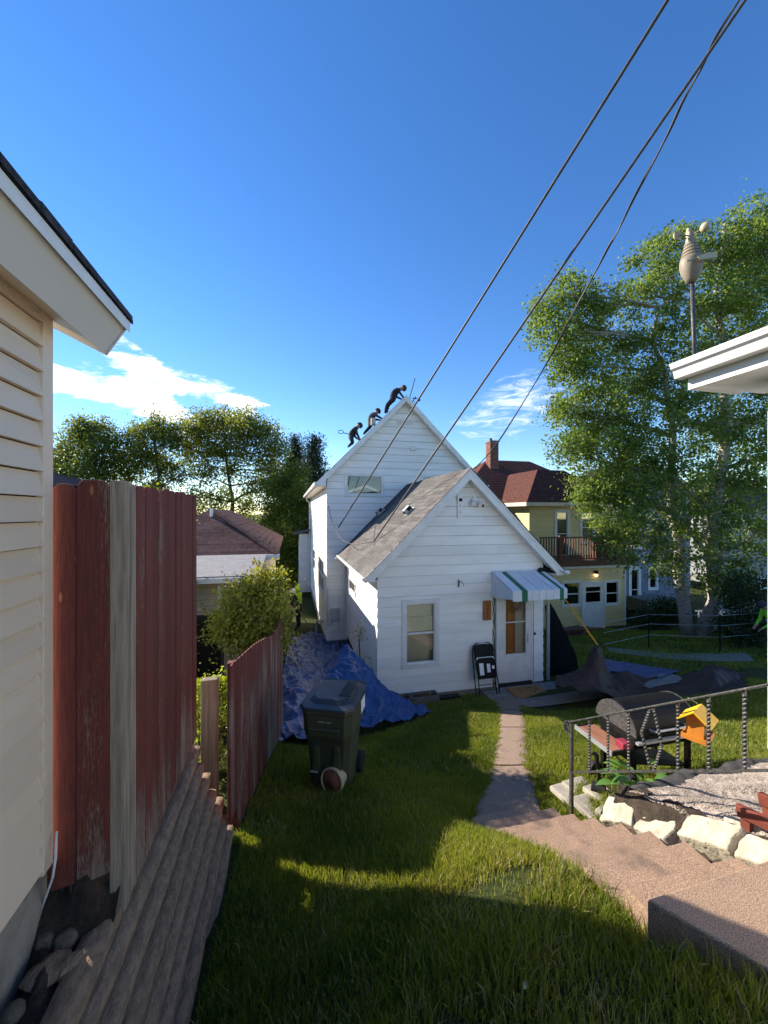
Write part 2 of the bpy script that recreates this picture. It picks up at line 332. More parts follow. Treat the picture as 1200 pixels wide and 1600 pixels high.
def wloc(o):
    l = Vector(o.location)
    while o.parent is not None:
        l = l + Vector(o.matrix_parent_inverse.translation) + Vector(o.parent.location); o = o.parent
    return l
def adopt(o, parent):
    o.parent = parent; o.matrix_parent_inverse = Matrix.Translation(-wloc(parent))
def tag(o, label, cat, group=None):
    o['label'] = label; o['category'] = cat
    if group: o['group'] = group
    return o
def thing(name, label, cat, loc, group=None):
    o = bpy.data.objects.new(name, None); COL.objects.link(o); o.location = loc; o.empty_display_size = .2
    return tag(o, label, cat, group)
def struct(o): o['kind'] = 'structure'; return o
def stuff(o): o['kind'] = 'stuff'; return o
def npmesh(name, verts, faces_flat, sizes, m, smooth=False):
    me = bpy.data.meshes.new(name); nv = len(verts); me.vertices.add(nv); me.vertices.foreach_set('co', np.asarray(verts, np.float32).ravel())
    me.loops.add(len(faces_flat)); me.loops.foreach_set('vertex_index', np.asarray(faces_flat, np.int32))
    st = np.concatenate([[0], np.cumsum(sizes)[:-1]]).astype(np.int32); me.polygons.add(len(sizes)); me.polygons.foreach_set('loop_start', st)
    me.update(calc_edges=True); me.validate(); me.materials.append(m)
    return me

# ------------------------------------------------------------------ terrain
ctl = [P(300, 1600, 2.25), P(375, 1314, 3.73), P(520, 1232, 4.65), P(600, 1600, 1.95), P(735, 1277, 4.12), P(990, 1465, 2.1), P(1150, 1600, 1.57), P(1075, 1510, 1.80),
       P(550, 1400, 2.82), (1.8, 2.7, -2.64), (1.75, 2.15, -2.34), (1.8, 3.2, -2.93), (2.2, 3.95, -3.36), (1.9, 3.75, -3.36), (2.6, 3.75, -3.36), (2.9, 3.9, -3.25), (2.8, 2.3, -2.8), (2.8, 1.8, -2.5), (2.9, 2.85, -3.05), P(773, 1126, 7.2), (5.2, 8.2, -4.25), (2.65, 7.1, -3.97), (1.9, 8.4, -4.3), (6.3, 8.5, -4.27),
       (3.8, 3.5, -2.92), (3.0, 3.3, -2.98), (5.6, 4.7, -3.3), (7.2, 4.6, -3.22), (8, 6.5, -3.62), P(1000, 1098, 7.6), (10.5, 8, -3.9), P(1085, 994, 14.5), P(940, 982, 18.), P(1050, 985, 19.5),
       P(1050, 1024, 11.3), P(1190, 1030, 10.8), (.5, 7, -3.9), (.8, 10, -4.4), (1.1, 13.4, -4.62), (.5, 20, -4.9), (-2, 5, -3.1), (-3, 8, -3.15), (-4, 12, -3.4), (-6, 5, -2.9), (-1.2, 7, -3.2),
       (-1.5, 1, -2.9), (0, .5, -2.5), (1.5, .5, -2.0), (2.6, -1, -1.7), (3.9, 1.2, -1.75), (5.5, 1.8, -2.2), (-3, -3, -2.6), (7, 24, -5.3), (-10, 28, -5), (18, 28, -5.6), (20, 14, -4.6), (14, 6, -3.7)]
CT = np.array([tuple(c) for c in ctl])
def tps_fit(c):
    k = len(c); d = np.hypot(c[:, None, 0]-c[None, :, 0], c[:, None, 1]-c[None, :, 1])
    K = np.where(d > 0, d*d*np.log(np.maximum(d, 1e-9)), 0)+np.eye(k)*.02; Pm = np.c_[np.ones(k), c[:, :2]]
    A = np.block([[K, Pm], [Pm.T, np.zeros((3, 3))]]); return np.linalg.solve(A, np.r_[c[:, 2], 0, 0, 0])
TW = tps_fit(CT)
def ground(u, v):
    u = np.atleast_1d(np.asarray(u, float)); v = np.atleast_1d(np.asarray(v, float)); sh = u.shape; uu, vv = u.ravel(), v.ravel(); out = np.empty(len(uu))
    for i in range(0, len(uu), 20000):
        a, b = uu[i:i+20000], vv[i:i+20000]; d2 = (a[:, None]-CT[None, :, 0])**2+(b[:, None]-CT[None, :, 1])**2
        K = .5*d2*np.log(np.maximum(d2, 1e-12)); out[i:i+20000] = K@TW[:-3]+TW[-3]+TW[-2]*a+TW[-1]*b
    dist = np.maximum(np.maximum(-8-uu, uu-20), np.maximum(-3-vv, vv-26)); w = np.clip(dist/6, 0, 1); w = w*w*(3-2*w)
    return ((1-w)*out+w*-5.6).reshape(sh)
def gz(u, v): return float(ground(u, v)[0])
def PG(px, py):
    lo, hi = .5, 60.
    prev = .5
    for i in range(400):
        d = .6+i*.1; p = P(px, py, d)
        if p.z < gz(p.x, p.y):
            lo, hi = prev, d; break
        prev = d
    for i in range(18):
        m = (lo+hi)/2; p = P(px, py, m)
        if p.z < gz(p.x, p.y): hi = m
        else: lo = m
    return P(px, py, (lo+hi)/2)
gu = np.concatenate([-np.geomspace(500, 9, 22), np.arange(-8.4, 20, .22), np.geomspace(21, 500, 22)])
gv = np.concatenate([-np.geomspace(300, 3, 14), np.arange(-2.4, 26, .22), np.geomspace(27, 1500, 26)])
GU, GV = np.meshgrid(gu, gv); GZ = ground(GU, GV)
GZ = GZ + np.where((np.abs(GU) < 20) & (GV < 26) & (GV > -3), .018*np.sin(GU*3.1+1.3*np.sin(GV*2.3))*np.cos(GV*2.7), 0)
h_, w_ = GU.shape; idx = np.arange(h_*w_).reshape(h_, w_)
q = np.stack([idx[:-1, :-1], idx[:-1, 1:], idx[1:, 1:], idx[1:, :-1]], -1).reshape(-1, 4)
gm = npmesh('ground', np.stack([GU, GV, GZ], -1).reshape(-1, 3), q.ravel(), np.full(len(q), 4), M_ground); gm.polygons.foreach_set('use_smooth', [True]*len(gm.polygons))
go = bpy.data.objects.new('ground', gm); COL.objects.link(go); struct(go)

# ------------------------------------------------------------------ building helpers
def plank_wall(parent, axis, fixed, sign, z0, z1, exp, lo, hi, m, openings=(), t=.018, name='plank', gap=.007):
    """lap siding. axis 'x': wall runs along X in plane y=fixed; 'y': runs along Y in plane x=fixed. sign: outward side. lo/hi: numbers or functions of z"""
    k = 0; z = z0
    while z < z1-.01:
        za, zb = z, min(z+exp, z1)
        fl = lo if callable(lo) else (lambda q: lo); fh = hi if callable(hi) else (lambda q: hi)
        ivs = [(max(fl(za), fl(za)), min(fh(za), fh(za)))]
        pieces = [(p, q_, za, zb) for p, q_ in ivs]
        for (a, b, c, d) in openings:
            nv = []
            for (p, q_, r0, r1) in pieces:
                if b <= p or a >= q_ or d <= r0+.004 or c >= r1-.004: nv.append((p, q_, r0, r1)); continue
                if a > p+.01: nv.append((p, a, r0, r1))
                if b < q_-.01: nv.append((b, q_, r0, r1))
                if c > r0+.02: nv.append((max(a, p), min(b, q_), r0, c))
                if d < r1-.02: nv.append((max(a, p), min(b, q_), d, r1))
            pieces = nv
        for (p, q_, r0, r1) in pieces:
            if q_-p < .02: continue
            p2 = max(p, fl(r1)) if abs(p-fl(za)) < 1e-6 else p; q2 = min(q_, fh(r1)) if abs(q_-fh(za)) < 1e-6 else q_
            if q2 < p2: p2 = q2 = (p2+q2)/2
            r1g = r1-gap
            f0 = fixed; f1 = fixed+sign*(t-(t-.004)*(r0-za)/exp); ft = fixed+sign*(t-(t-.004)*(r1-za)/exp)
            if axis == 'x': V_ = [(p, f0, r0), (q_, f0, r0), (q_, f1, r0), (p, f1, r0), (p2, f0, r1g), (q2, f0, r1g), (q2, ft, r1g), (p2, ft, r1g)]
            else: V_ = [(f0, p, r0), (f0, q_, r0), (f1, q_, r0), (f1, p, r0), (f0, p2, r1g), (f0, q2, r1g), (ft, q2, r1g), (ft, p2, r1g)]
            fs = [(0, 1, 2, 3), (7, 6, 5, 4), (0, 4, 5, 1), (1, 5, 6, 2), (2, 6, 7, 3), (3, 7, 4, 0)]
            B().add(V_, fs).build(name, m, parent)
        z = zb; k += 1
def rect_frame(bx, axis, fixed, a, b, c, d, w, t0, t1):
    """four-sided frame on a wall plane between fixed+t0 and fixed+t1"""
    f0, f1 = sorted((fixed+t0, fixed+t1))
    for (p, q_, r_, s_) in ((a, b, d-w, d), (a, b, c, c+w), (a, a+w, c+w, d-w), (b-w, b, c+w, d-w)):
        if axis == 'x': bx.box((p, f0, r_), (q_, f1, s_))
        else: bx.box((f0, p, r_), (f1, q_, s_))
    return bx
def panel(bx, axis, fixed, a, b, c, d, t0, t1):
    f0, f1 = sorted((fixed+t0, fixed+t1))
    return bx.box((a, f0, c), (b, f1, d)) if axis == 'x' else bx.box((f0, a, c), (f1, b, d))
def window(parent, axis, fixed, sign, a, b, c, d, casing=.09, sash=.045, meeting=None, inside=M_dark, frame_m=M_trim, extra=None):
    w = rect_frame(B(), axis, fixed, a, b, c, d, casing, sign*-.03, sign*.036).build('window', frame_m, parent, bevel=.004)
    a2, b2, c2, d2 = a+casing, b-casing, c+casing, d-casing
    s = rect_frame(B(), axis, fixed, a2-.005, b2+.005, c2-.005, d2+.005, sash, sign*-.04, sign*.012).build('frame', frame_m, w)
    if meeting is not None: panel(B(), axis, fixed, a2+sash, b2-sash, c2+(d2-c2)*meeting-.02, c2+(d2-c2)*meeting+.02, sign*-.035, sign*.010).build('meeting_rail', frame_m, w)
    panel(B(), axis, fixed, a2+.01, b2-.01, c2+.01, d2-.01, sign*-.028, sign*-.022).build('pane', M_glass, w)
    panel(B(), axis, fixed, a2-.05, b2+.05, c2-.05, d2+.05, sign*-.16, sign*-.15).build('room', inside, w)
    return w

# ================================================================== LEFT HOUSE (beige)
UL, VL = -1.2, 2.36
lh = thing('beige_house', 'beige vinyl sided house with wide grey eave at the left edge', 'house', (UL-2, 0, -2.2))
plank_wall(lh, 'y', UL-.02, 1, -1.775, 1.03, .124, -3.2, VL-.075, M_beige, t=.03, gap=.006)
B().box((UL-.12, -3.2, -1.77), (UL-.024, VL-.08, 1.0)).build('lap_shade_backing', M_dark, lh)  # near-black sheet behind the open joints stands for the lap shadows
B().box((UL-.14, VL-.075, -1.81), (UL+.008, VL+.01, 1.03)).build('corner_trim', M_beiget, lh, bevel=.004)
B().box((UL-.05, -3.2, .985), (UL+.012, VL-.076, 1.035)).build('frieze_trim', M_beiget, lh)
B().box((UL-6, -3.2, -2.6), (UL-.03, VL+.028, -1.77)).build('foundation', M_found, lh)
B().prism([(UL-5.8, VL-.03, -1.76), (UL-.04, VL-.03, -1.76), (UL-.04, VL-.03, 1.0), (UL-2.9, VL-.03, 2.45), (UL-5.8, VL-.03, 1.0)], (0, -.1, 0)).build('gable_wall', M_beige, lh)
ve = 2.60; e1 = (-.941, 1.135); e2 = (-1.047, .928)     # eave fascia: top and bottom edge (x, z)
sl_ = .49
B().prism([(e1[0], -3.2, e1[1]-.035), (e2[0], -3.2, e2[1]), (e2[0]-.02, -3.2, e2[1]+.01), (e1[0]-.02, -3.2, e1[1]-.025)], (0, ve+3.2, 0)).build('fascia', M_fascia, lh)
B().prism([(e1[0]+.012, -3.2, e1[1]-.06), (e1[0]+.016, -3.2, e1[1]), (e1[0]-.03, -3.2, e1[1]+.02), (e1[0]-.03, -3.2, e1[1]-.02)], (0, ve+3.22, 0)).build('drip_edge', M_trim, lh)
k = 0; y = -3.2
while y < ve-.1:                                        # soffit panels along the eave
    y2 = min(y+.62, ve-.014)
    B().prism([(e2[0]-.021, y+.004, e2[1]+.011), (UL-.3, y+.004, e2[1]+.011+(e2[0]-.021-(UL-.3))*sl_), (UL-.3, y+.004, e2[1]+.03+(e2[0]-.021-(UL-.3))*sl_), (e2[0]-.021, y+.004, e2[1]+.03)], (0, y2-y-.008, 0)).build('soffit_panel', M_beiget, lh)
    y = y2
# rake board on the far gable end
rk = [(e2[0], ve-.012, e2[1]), (UL-2.85, ve-.012, e2[1]+(e2[0]-UL+2.85)*sl_), (UL-2.85, ve-.012, e1[1]+(e1[0]-UL+2.85)*sl_), (e1[0], ve-.012, e1[1]-.035)]
B().prism(rk, (0, .03, 0)).build('rake_board', M_fascia, lh)
apex = (UL-2.85, e1[1]+(e1[0]-UL+2.85)*sl_)
B().prism([(e1[0]+.02, -3.2, e1[1]+.005), (apex[0], -3.2, apex[1]+.005), (2*apex[0]-e1[0], -3.2, e1[1]+.005), (2*apex[0]-e1[0], -3.2, e1[1]+.03), (apex[0], -3.2, apex[1]+.035), (e1[0]+.02, -3.2, e1[1]+.03)], (0, ve+3.25, 0)).build('roof', M_roofdark, lh)
for i in range(26):                                     # shingle butts along the eave edge
    y = -3.1+i*.22
    B().prism([(e1[0]+.03, y, e1[1]+.004), (e1[0]-.14, y, e1[1]+.115), (e1[0]-.14, y, e1[1]+.128), (e1[0]+.03, y, e1[1]+.04+random.uniform(-.004, .006))], (0, .213, 0)).build('shingle', M_roofdark, lh)

# ================================================================== TERRACE SOIL, RETAINING WALL, FENCE 1
bm_ = []
for i in range(72):
    row = []
    for j in range(20):
        u = -1.32+.43*j/19; v = -1.2+5.2*i/71
        z = -2.17+.27*min(1, max(0, (v-2.25)/.2))+.05*math.sin(u*23+v*7)*math.cos(v*9)+.03*math.sin(v*17+u*31)-.10*math.exp(-((u+1.08)**2/.01+(v-1.2)**2/.2))+random.uniform(-.012, .012)  # soil raised behind the boards to stop sun leaking beneath
        row.append((u, v, z))
    bm_.append(row)
struct(B().grid(bm_).build('terrace_soil', M_soil, smooth=True))
struct(B().box((-3.2, 2.42, -3.2), (-1.25, 4.0, -1.88)).build('terrace_sun_block', M_soil, bevel=.05))  # unseen soil block added behind the boards to keep low sun out
def rock(name, c, size, m, seed, label, group=None, rot=0., parent=None, flat=1.):
    rs = random.Random(seed); b = B(); nn, rows = 9, 6; dirs = []
    cut = [(Vector((rs.uniform(-1, 1), rs.uniform(-1, 1), rs.uniform(-.6, 1))).normalized(), rs.uniform(.62, .9)) for _ in range(9)]
    V_ = []
    for i in range(rows+1):
        th = math.pi*i/rows
        for j in range(nn):
            ph = 2*math.pi*j/nn; d = Vector((math.sin(th)*math.cos(ph), math.sin(th)*math.sin(ph), math.cos(th)))
            r_ = 1.
            for nrm, dd in cut:
                q_ = d.dot(nrm)
                if q_ > .05: r_ = min(r_, dd/q_)
            V_.append(Matrix.Rotation(rot, 3, 'Z') @ Vector((d.x*r_*size[0], d.y*r_*size[1], d.z*r_*size[2])) + Vector(c))
    b.v = [tuple(x) for x in V_]
    for i in range(rows):
        for j in range(nn): b.f.append((i*nn+j, i*nn+(j+1) % nn, (i+1)*nn+(j+1) % nn, (i+1)*nn+j))
    o = b.build(name, m, parent, bevel=.006)
    if label: tag(o, label, 'rock', group)
    return o
def TP(px, py, z):
    d = (z*F)/(HY-py); return P(px, py, d)
for i, (px, py, sz, lab) in enumerate([(67, 1470, (.045, .075, .045), 'pale angular rock lying in the dark soil beside beige house'), (100, 1468, (.06, .07, .05), 'grey flat rock between two smaller ones near timber wall'), (122, 1443, (.045, .055, .045), 'small tan rock tucked against the top timber'),
        (70, 1515, (.11, .10, .04), 'broad brown slab half buried in soil under the siding'), (120, 1500, (.085, .07, .04), 'dark brown slab beside the top timber'), (18, 1582, (.05, .05, .035), 'small grey rock at the bottom left corner')]):
    c = TP(px, py, -2.13); rock('rock', (c.x, c.y, -2.15+sz[2]*.35), sz, M_stone if i < 3 or i == 5 else M_log, 11+i, lab, 'rocks in the soil by the beige house', rot=.8)
wall = thing('retaining_wall', 'battered retaining wall of weathered brown landscape timbers beside the lawn', 'wall', (-.6, 2, -3.3))
for i in range(9):
    zt = -2.10-.128*i; uc = -.955+.052*i; vend = 4.06+random.uniform(-.05, .05)
    cuts = [-1.4, 1.0+((i*.77) % 1.5), vend]
    for a, b in zip(cuts[:-1], cuts[1:]):
        ns = max(6, int((b-a)/.09)); rings = []
        du, dz = random.uniform(-.007, .007), random.uniform(-.007, .005); sd_ = random.uniform(0, 99)
        bb = B(); nn = 12
        for s_ in range(ns+1):
            y = a+.004+(b-a-.008)*s_/ns; e = 1-.10*max(0, 1-min(s_, ns-s_)/1.3)
            for k in range(nn):
                t = 2*math.pi*k/nn+.26; cx, cz = math.cos(t), math.sin(t)
                sq = 1/max(abs(cx), abs(cz))**.42
                wob = 1+.035*math.sin(y*9+sd_+k)+random.uniform(-.014, .014)
                bb.v.append((uc+du+cx*sq*.074*e*wob+.006*math.sin(y*2+sd_), y, zt-.064+dz+cz*sq*.0535*e*wob))
        for s_ in range(ns):
            for k in range(nn): bb.f.append((s_*nn+k, s_*nn+(k+1) % nn, (s_+1)*nn+(k+1) % nn, (s_+1)*nn+k))
        bb.f.append(tuple(reversed(range(nn)))); bb.f.append(tuple(ns*nn+k for k in range(nn)))
        bb.build('timber', M_log, wall, smooth=True)

f1 = thing('tall_fence', 'tall weathered red board fence turning the corner beside the beige house', 'fence', (-.9, 3.2, -2.1))
def board(axis, fixed, a, b, z0, z1, t, m, parent, ear=.03, name='board', slope=0.):
    zs = random.uniform(-.008, .008)
    pts = [(a, z0), (b, z0+slope), (b, z1-ear+zs), (b-ear, z1+zs), (a+ear, z1+zs), (a, z1-ear+zs)]
    if axis == 'x': return B().prism([(p, fixed, z) for p, z in pts], (0, t, 0)).build(name, m, parent, bevel=.003)
    return B().prism([(fixed, p, z) for p, z in pts], (-t, 0, 0)).build(name, m, parent, bevel=.003)
board('x', 2.392, -1.215, -1.101, -1.98, .160, .02, M_red, f1, slope=.02)
board('x', 2.384, -1.096, -.945, -1.975, .172, .02, M_red2, f1, slope=.045)
B().box((-.943, 2.386, -2.16), (-.868, 2.451, .176)).build('post', M_wood, f1, bevel=.004)
board('y', -.862, 2.452, 2.525, -2.12, .168, .02, M_wood, f1)
v = 2.53; k = 0
while v < 4.02:
    w = .128+random.uniform(-.006, .006); board('y', -.862+random.uniform(-.005, .005), v, min(v+w, 4.08), -2.115, .166+random.uniform(-.012, .012),   .019, M_red2 if k in (0, 3, 7) else M_red, f1); v += w+.005; k += 1
for z in (-.25, -1.0, -1.75): B().box((-.925, 2.45, z), (-.884, 4.05, z+.085)).build('rail', M_wood, f1)
B().box((-.97, 3.96, -2.9), (-.884, 4.05, .05)).build('post', M_wood, f1)
# white cable hanging by the corner
tag(B().tube([P(62, 1428, 2.0), P(72, 1400, 1.99), P(82, 1372, 1.97), P(87, 1340, 1.97), P(88, 1300, 2.0)], .006, 6).build('loose_cable', M_trim, smooth=True), 'thin pale cable hanging by the foot of the tall red fence', 'cable')

# ================================================================== FENCE 2 (scalloped pickets)
a2 = PG(372, 1296); b2 = PG(440, 1148)
f2 = thing('picket_fence', 'low scalloped red picket fence running down to the alley', 'fence', ((a2.x+b2.x)/2, (a2.y+b2.y)/2, (a2.z+b2.z)/2))
prof_x = [340, 352, 365, 385, 400, 413, 424, 430, 435, 440, 446]; prof_y = [1066, 1055, 1036, 1018, 1005, 998, 994, 989, 978, 966, 962]
dv = Vector((b2.x-a2.x, b2.y-a2.y, 0)); L = dv.length; dn = dv/L; perp = Vector((dn.y, -dn.x, 0)); N2 = int(L/.118)
for i in range(-2, N2+1):
    c = Vector((a2.x, a2.y, 0))+dn*(i+.5)*(L/N2); px, _ = pix((c.x, c.y, -2)); yy = float(np.interp(px, prof_x, prof_y))
    d_ = c.x*SA+c.y*CA; zt = (HY-yy)/F*d_; zg = gz(c.x, c.y)-.03 if i >= 0 else -2.9
    w = L/N2*.475; e = .022
    pts = [(-w, zg), (w, zg), (w, zt-e), (w-e, zt), (-w+e, zt), (-w, zt-e)]
    B().prism([c+dn*p+Vector((0, 0, z)) for p, z in pts], perp*-.018).build('picket', M_red, f2)
for fz in (.35, 1.15):
    p0 = Vector((a2.x, a2.y, gz(a2.x, a2.y)+fz))-perp*.04; p1 = Vector((b2.x, b2.y, gz(b2.x, b2.y)+fz))-perp*.04
    B().obox((p0+p1)/2, ((p1-p0).length, .035, .08), (p1-p0).to_track_quat('X', 'Z').to_matrix()).build('rail', M_wood, f2)
for tpos in (.03, .98):
    c = Vector((a2.x, a2.y, 0))+dn*L*tpos-perp*.075; px, _ = pix((c.x, c.y, -2)); d_ = c.x*SA+c.y*CA
    zt = (HY-float(np.interp(px, prof_x, prof_y)))/F*d_
    B().box((c.x-.045, c.y-.045, gz(c.x, c.y)-.1), (c.x+.045, c.y+.045, zt+.03)).build('post', M_red, f2, bevel=.006)
gp = P(328, 1060, 4.25)
tag(B().box((gp.x-.085, gp.y-.05, -3.2), (gp.x+.085, gp.y+.05, gp.z)).build('wooden_post', M_wood, bevel=.012), 'short grey weathered wooden post between the two red fences', 'post')

# ================================================================== leaves
def leaves(name, centres, radii, count, size, m, parent=None, aspect=.62, up=.2, clump=None, label=None, cat=None, seedv=1):
    """leaf quads scattered in clumps inside ellipsoids"""
    g = np.random.default_rng(seedv); C = np.array([tuple(c) for c in centres]); Rr = np.array(radii, float)
    if Rr.ndim == 1: Rr = np.repeat(Rr[:, None], 3, 1)
    vol = Rr.prod(1)**.78; vol = vol/vol.sum(); ncl = max(8, int(count/(clump or 28)))
    which = g.choice(len(C), ncl, p=vol); d = g.normal(size=(ncl, 3)); d /= np.linalg.norm(d, axis=1)[:, None]
    rad = g.uniform(.0, 1, ncl)**.42; cc = C[which]+d*rad[:, None]*Rr[which]
    csz = g.uniform(.5, 1.25, ncl)*size*3.2
    pick = g.integers(0, ncl, count); p = cc[pick]+g.normal(size=(count, 3))*csz[pick][:, None]*np.array([.62, .62, .5])
    nrm = g.normal(size=(count, 3)); nrm[:, 2] += up; nrm /= np.linalg.norm(nrm, axis=1)[:, None]
    t = np.cross(nrm, g.normal(size=(count, 3))); t /= np.linalg.norm(t, axis=1)[:, None]; b = np.cross(nrm, t)
    s = size*g.uniform(.6, 1.25, count)[:, None]; l = t*s; w = b*s*aspect*.5
    bend = nrm*s*.12
    V_ = np.stack([p-l*.5, p+w-bend, p+l*.5, p-w-bend], 1).reshape(-1, 3)
    me = npmesh(name, V_, np.arange(count*4), np.full(count, 4), m)
    o = bpy.data.objects.new(name, me); COL.objects.link(o)
    if parent is not None: adopt(o, parent)
    return o
def limb(b, p0, p1, r0, r1, bend=.15, nseg=5, nn=6):
    p0, p1 = Vector(p0), Vector(p1); l = (p1-p0).length; o = Vector((random.uniform(-1, 1), random.uniform(-1, 1), random.uniform(-.2, .6)))*l*bend
    pts = [p0.lerp(p1, i/nseg)+o*math.sin(math.pi*i/nseg)*.6+Vector((random.uniform(-1, 1), random.uniform(-1, 1), random.uniform(-1, 1)))*l*.012 for i in range(nseg+1)]
    b.tube(pts, [r0+(r1-r0)*i/nseg for i in range(nseg+1)], nn); return pts
def tree(name, label, base, top, r0, blobs, count, size, lm, bark, group, seedv, extra_trunks=(), twigs=7, clump=None):
    random.seed(seedv)
    t = thing(name, label, 'tree', base, group)
    bx = B(); tp = limb(bx, Vector(base)-Vector((0, 0, .2)), top, r0, r0*.22, .025, 10, 9); bx.build('trunk', bark, t, smooth=True)
    lb = B()
    for c, r_ in blobs:
        c = Vector(c); k = min(range(2, len(tp)), key=lambda i: (tp[i]-c).length+max(0, tp[i].z-c.z)*2.5); s = tp[k]
        rr = r0*(.5-.3*k/len(tp)); pts = limb(lb, s, c, max(.03, rr), .02, .12, 5, 6)
        for q_ in range(twigs):
            d = Vector((random.gauss(0, 1), random.gauss(0, 1), random.gauss(.3, 1))).normalized()
            rv = r_ if isinstance(r_, (int, float)) else sum(r_)/3
            limb(lb, pts[random.randint(2, 5)], c+d*rv*random.uniform(.55, .95), .022, .007, .1, 3, 4)
    lb.build('branches', bark, t, smooth=True)
    leaves('crown', [b[0] for b in blobs], [b[1] if not isinstance(b[1], (int, float)) else (b[1],)*3 for b in blobs], count, size, lm, t, seedv=seedv, clump=clump)
    return t
def blob(px, py, d, rpx, jit=1.): 
    return (P(px, py, d), rpx*d/F*jit)

# ================================================================== WHITE HOUSE
UF0, UF1, VF = 1.913, 6.139, 8.55; ZB = -4.17; RU, RZ = 4.05, 1.02; EZ = -1.39; EU0, EU1 = 1.60, 6.53; VW = 13.45
wh = thing('white_house', 'white clapboard house with low front gable and taller gabled block behind', 'house', (4.03, 12, -4.3))
SLP = (RZ-EZ)/(RU-EU0)
def lowroof(u): return RZ-SLP*abs(u-RU)
rin = .19                                                # roof thickness to wall top
loF = lambda z: max(UF0, RU-(RZ-rin-z)/SLP); hiF = lambda z: min(UF1, RU+(RZ-rin-z)/SLP)
wa, wb = PV(627.5, 1000, VF).x, PV(685.5, 1000, VF).x; wz0, wz1 = PV(656, 1042.5, VF).z, PV(656, 936, VF).z
da, db = PV(769, 1000, VF).x, PV(833.5, 1000, VF).x; dz1 = PV(800, 926, VF).z
plank_wall(wh, 'x', VF, -1, ZB, RZ-rin-.02, .228, loF, hiF, M_white, [(wa, wb, wz0, wz1), (da, db, ZB-.1, dz1)], t=.024)
plank_wall(wh, 'x', VF+.03, -1, ZB, RZ-rin-.02, .228, loF, hiF, M_dark, [(wa+.05, wb-.05, wz0+.05, wz1-.05), (da, db, ZB-.1, dz1)], t=.02, name='lap_shade_backing', gap=0.)  # black backing darkens the joints in place of shade under each lap
# left side wall of the low part
sw0, sw1 = PU(463/5.333+460+87, 920, UF0), 0
swin = (PU(547, 920, UF0).y-.9, PU(547, 920, UF0).y, PU(553, 928, UF0).z-.95, PU(553, 900, UF0).z)
sv0, sv1 = PU(556.5, 920, UF0).y, PU(546.5, 920, UF0).y; sz1, sz0 = PU(551, 905, UF0).z, PU(551, 928, UF0).z
plank_wall(wh, 'y', UF0, -1, ZB, EZ+.16, .228, VF-.024, VW, M_white, [(sv0, sv1, sz0, sz1)], t=.022)
window(wh, 'y', UF0, -1, sv0, sv1, sz0, sz1, .07, .03, inside=M_blind)
# core walls behind the siding (hollow), foundation
B().box((UF0+.02, VF+.16, ZB-.5), (UF0+.06, VW, EZ+.1)).build('inner_wall', M_dark, wh)
B().box((UF0+.02, VF+.02, ZB-.6), (UF1-.02, VF+.12, ZB-.003)).build('foundation', M_found, wh)
B().box((UF0+.03, VF+.125, ZB-.6), (UF0+.15, VW, ZB-.003)).build('foundation', M_found, wh)
plank_wall(wh, 'y', UF1, 1, ZB, EZ+.16, .228, VF, VW, M_white, t=.022)
ww = window(wh, 'x', VF, -1, wa, wb, wz0, wz1, .10, .03, .5, inside=M_blind)
ci = B()
zc0, zc1 = wz0+(wz1-wz0)*.52, wz1-.12
for k in range(9):
    u = wa+.13+(wb-wa-.26)*k/9; ci.box((u, VF+.055+.012*(k % 2), zc0), (u+(wb-wa-.26)/9, VF+.075+.012*(k % 2), zc1-.30))
ci.build('curtain', M_curt, ww)
B().box((wa+.12, VF+.09, zc1-.30), (wb-.12, VF+.10, zc1)).build('valance', M_curt, ww)
# door
dr = B(); da2, db2 = PV(777, 1000, VF).x, PV(829, 1000, VF).x; dzb = -4.11; gy0, gy1 = PV(803, 1021, VF).z, PV(803, 931, VF).z; ga, gb = PV(788.5, 980, VF).x, PV(820, 980, VF).x
for (p, q_, r_, s_) in ((da2, ga, dzb, dz1-.06), (gb, db2, dzb, dz1-.06), (ga, gb, dzb, gy0), (ga, gb, gy1, dz1-.06)): dr.box((p, VF-.036, r_), (q_, VF+.012, s_))
door = dr.build('door', M_trim, wh)
rect_frame(B(), 'x', VF-.036, ga-.03, gb+.03, gy0-.03, gy1+.03, .03, -.012, 0).build('glazing_bead', M_trim, door)
B().box((ga, VF-.02, gy0), (gb, VF-.015, gy1)).build('pane', M_glass, door)
B().box((ga, VF-.038, (gy0+gy1)/2+.06), (gb, VF-.024, (gy0+gy1)/2+.085)).build('glazing_bar', M_trim, door)
for zz in (-3.85, -3.63): B().box((da2+.06, VF-.042, zz), (db2-.06, VF-.0365, zz+.012)).build('panel_line', M_trim, door)
ip = B()
for k in range(3): ip.box((ga-.05+.18*k, VF+.08, dzb), (ga-.05+.18*k+.172, VF+.11, gy1+.1))
ip.build('inner_door', M_orangew, door)
B().box((ga+.5-.17, VF+.07, dzb), (gb+.08, VF+.115, gy1+.1)).build('curtain', M_blind, door)
B().box((db2-.13, VF-.06, -3.18), (db2-.105, VF-.037, -2.95)).build('handle', M_metal, door)
B().tube([(db2-.118, VF-.06, -3.05), (db2-.118, VF-.09, -3.05), (db2-.2, VF-.09, -3.055)], .009, 6).build('lever', M_metal, door)
wr = B(); cx_, cz_ = (ga+gb)/2, gy1-.2
wreath_o = leaves('wreath', [(cx_+.16*math.cos(t*.5236), VF-.055, cz_+.15*math.sin(t*.5236)) for t in range(12)], [(.05, .015, .05)]*12, 420, .035, mat('dried_wreath', (.22, .09, .06), (.35, .22, .12), 9, .9, rnd=0), door, seedv=5, clump=8); stuff(wreath_o)
rect_frame(B(), 'x', VF, da2-.045, db2+.04, ZB-.02, dz1, .045, -.046, .02).build('door_frame', M_trim, wh)
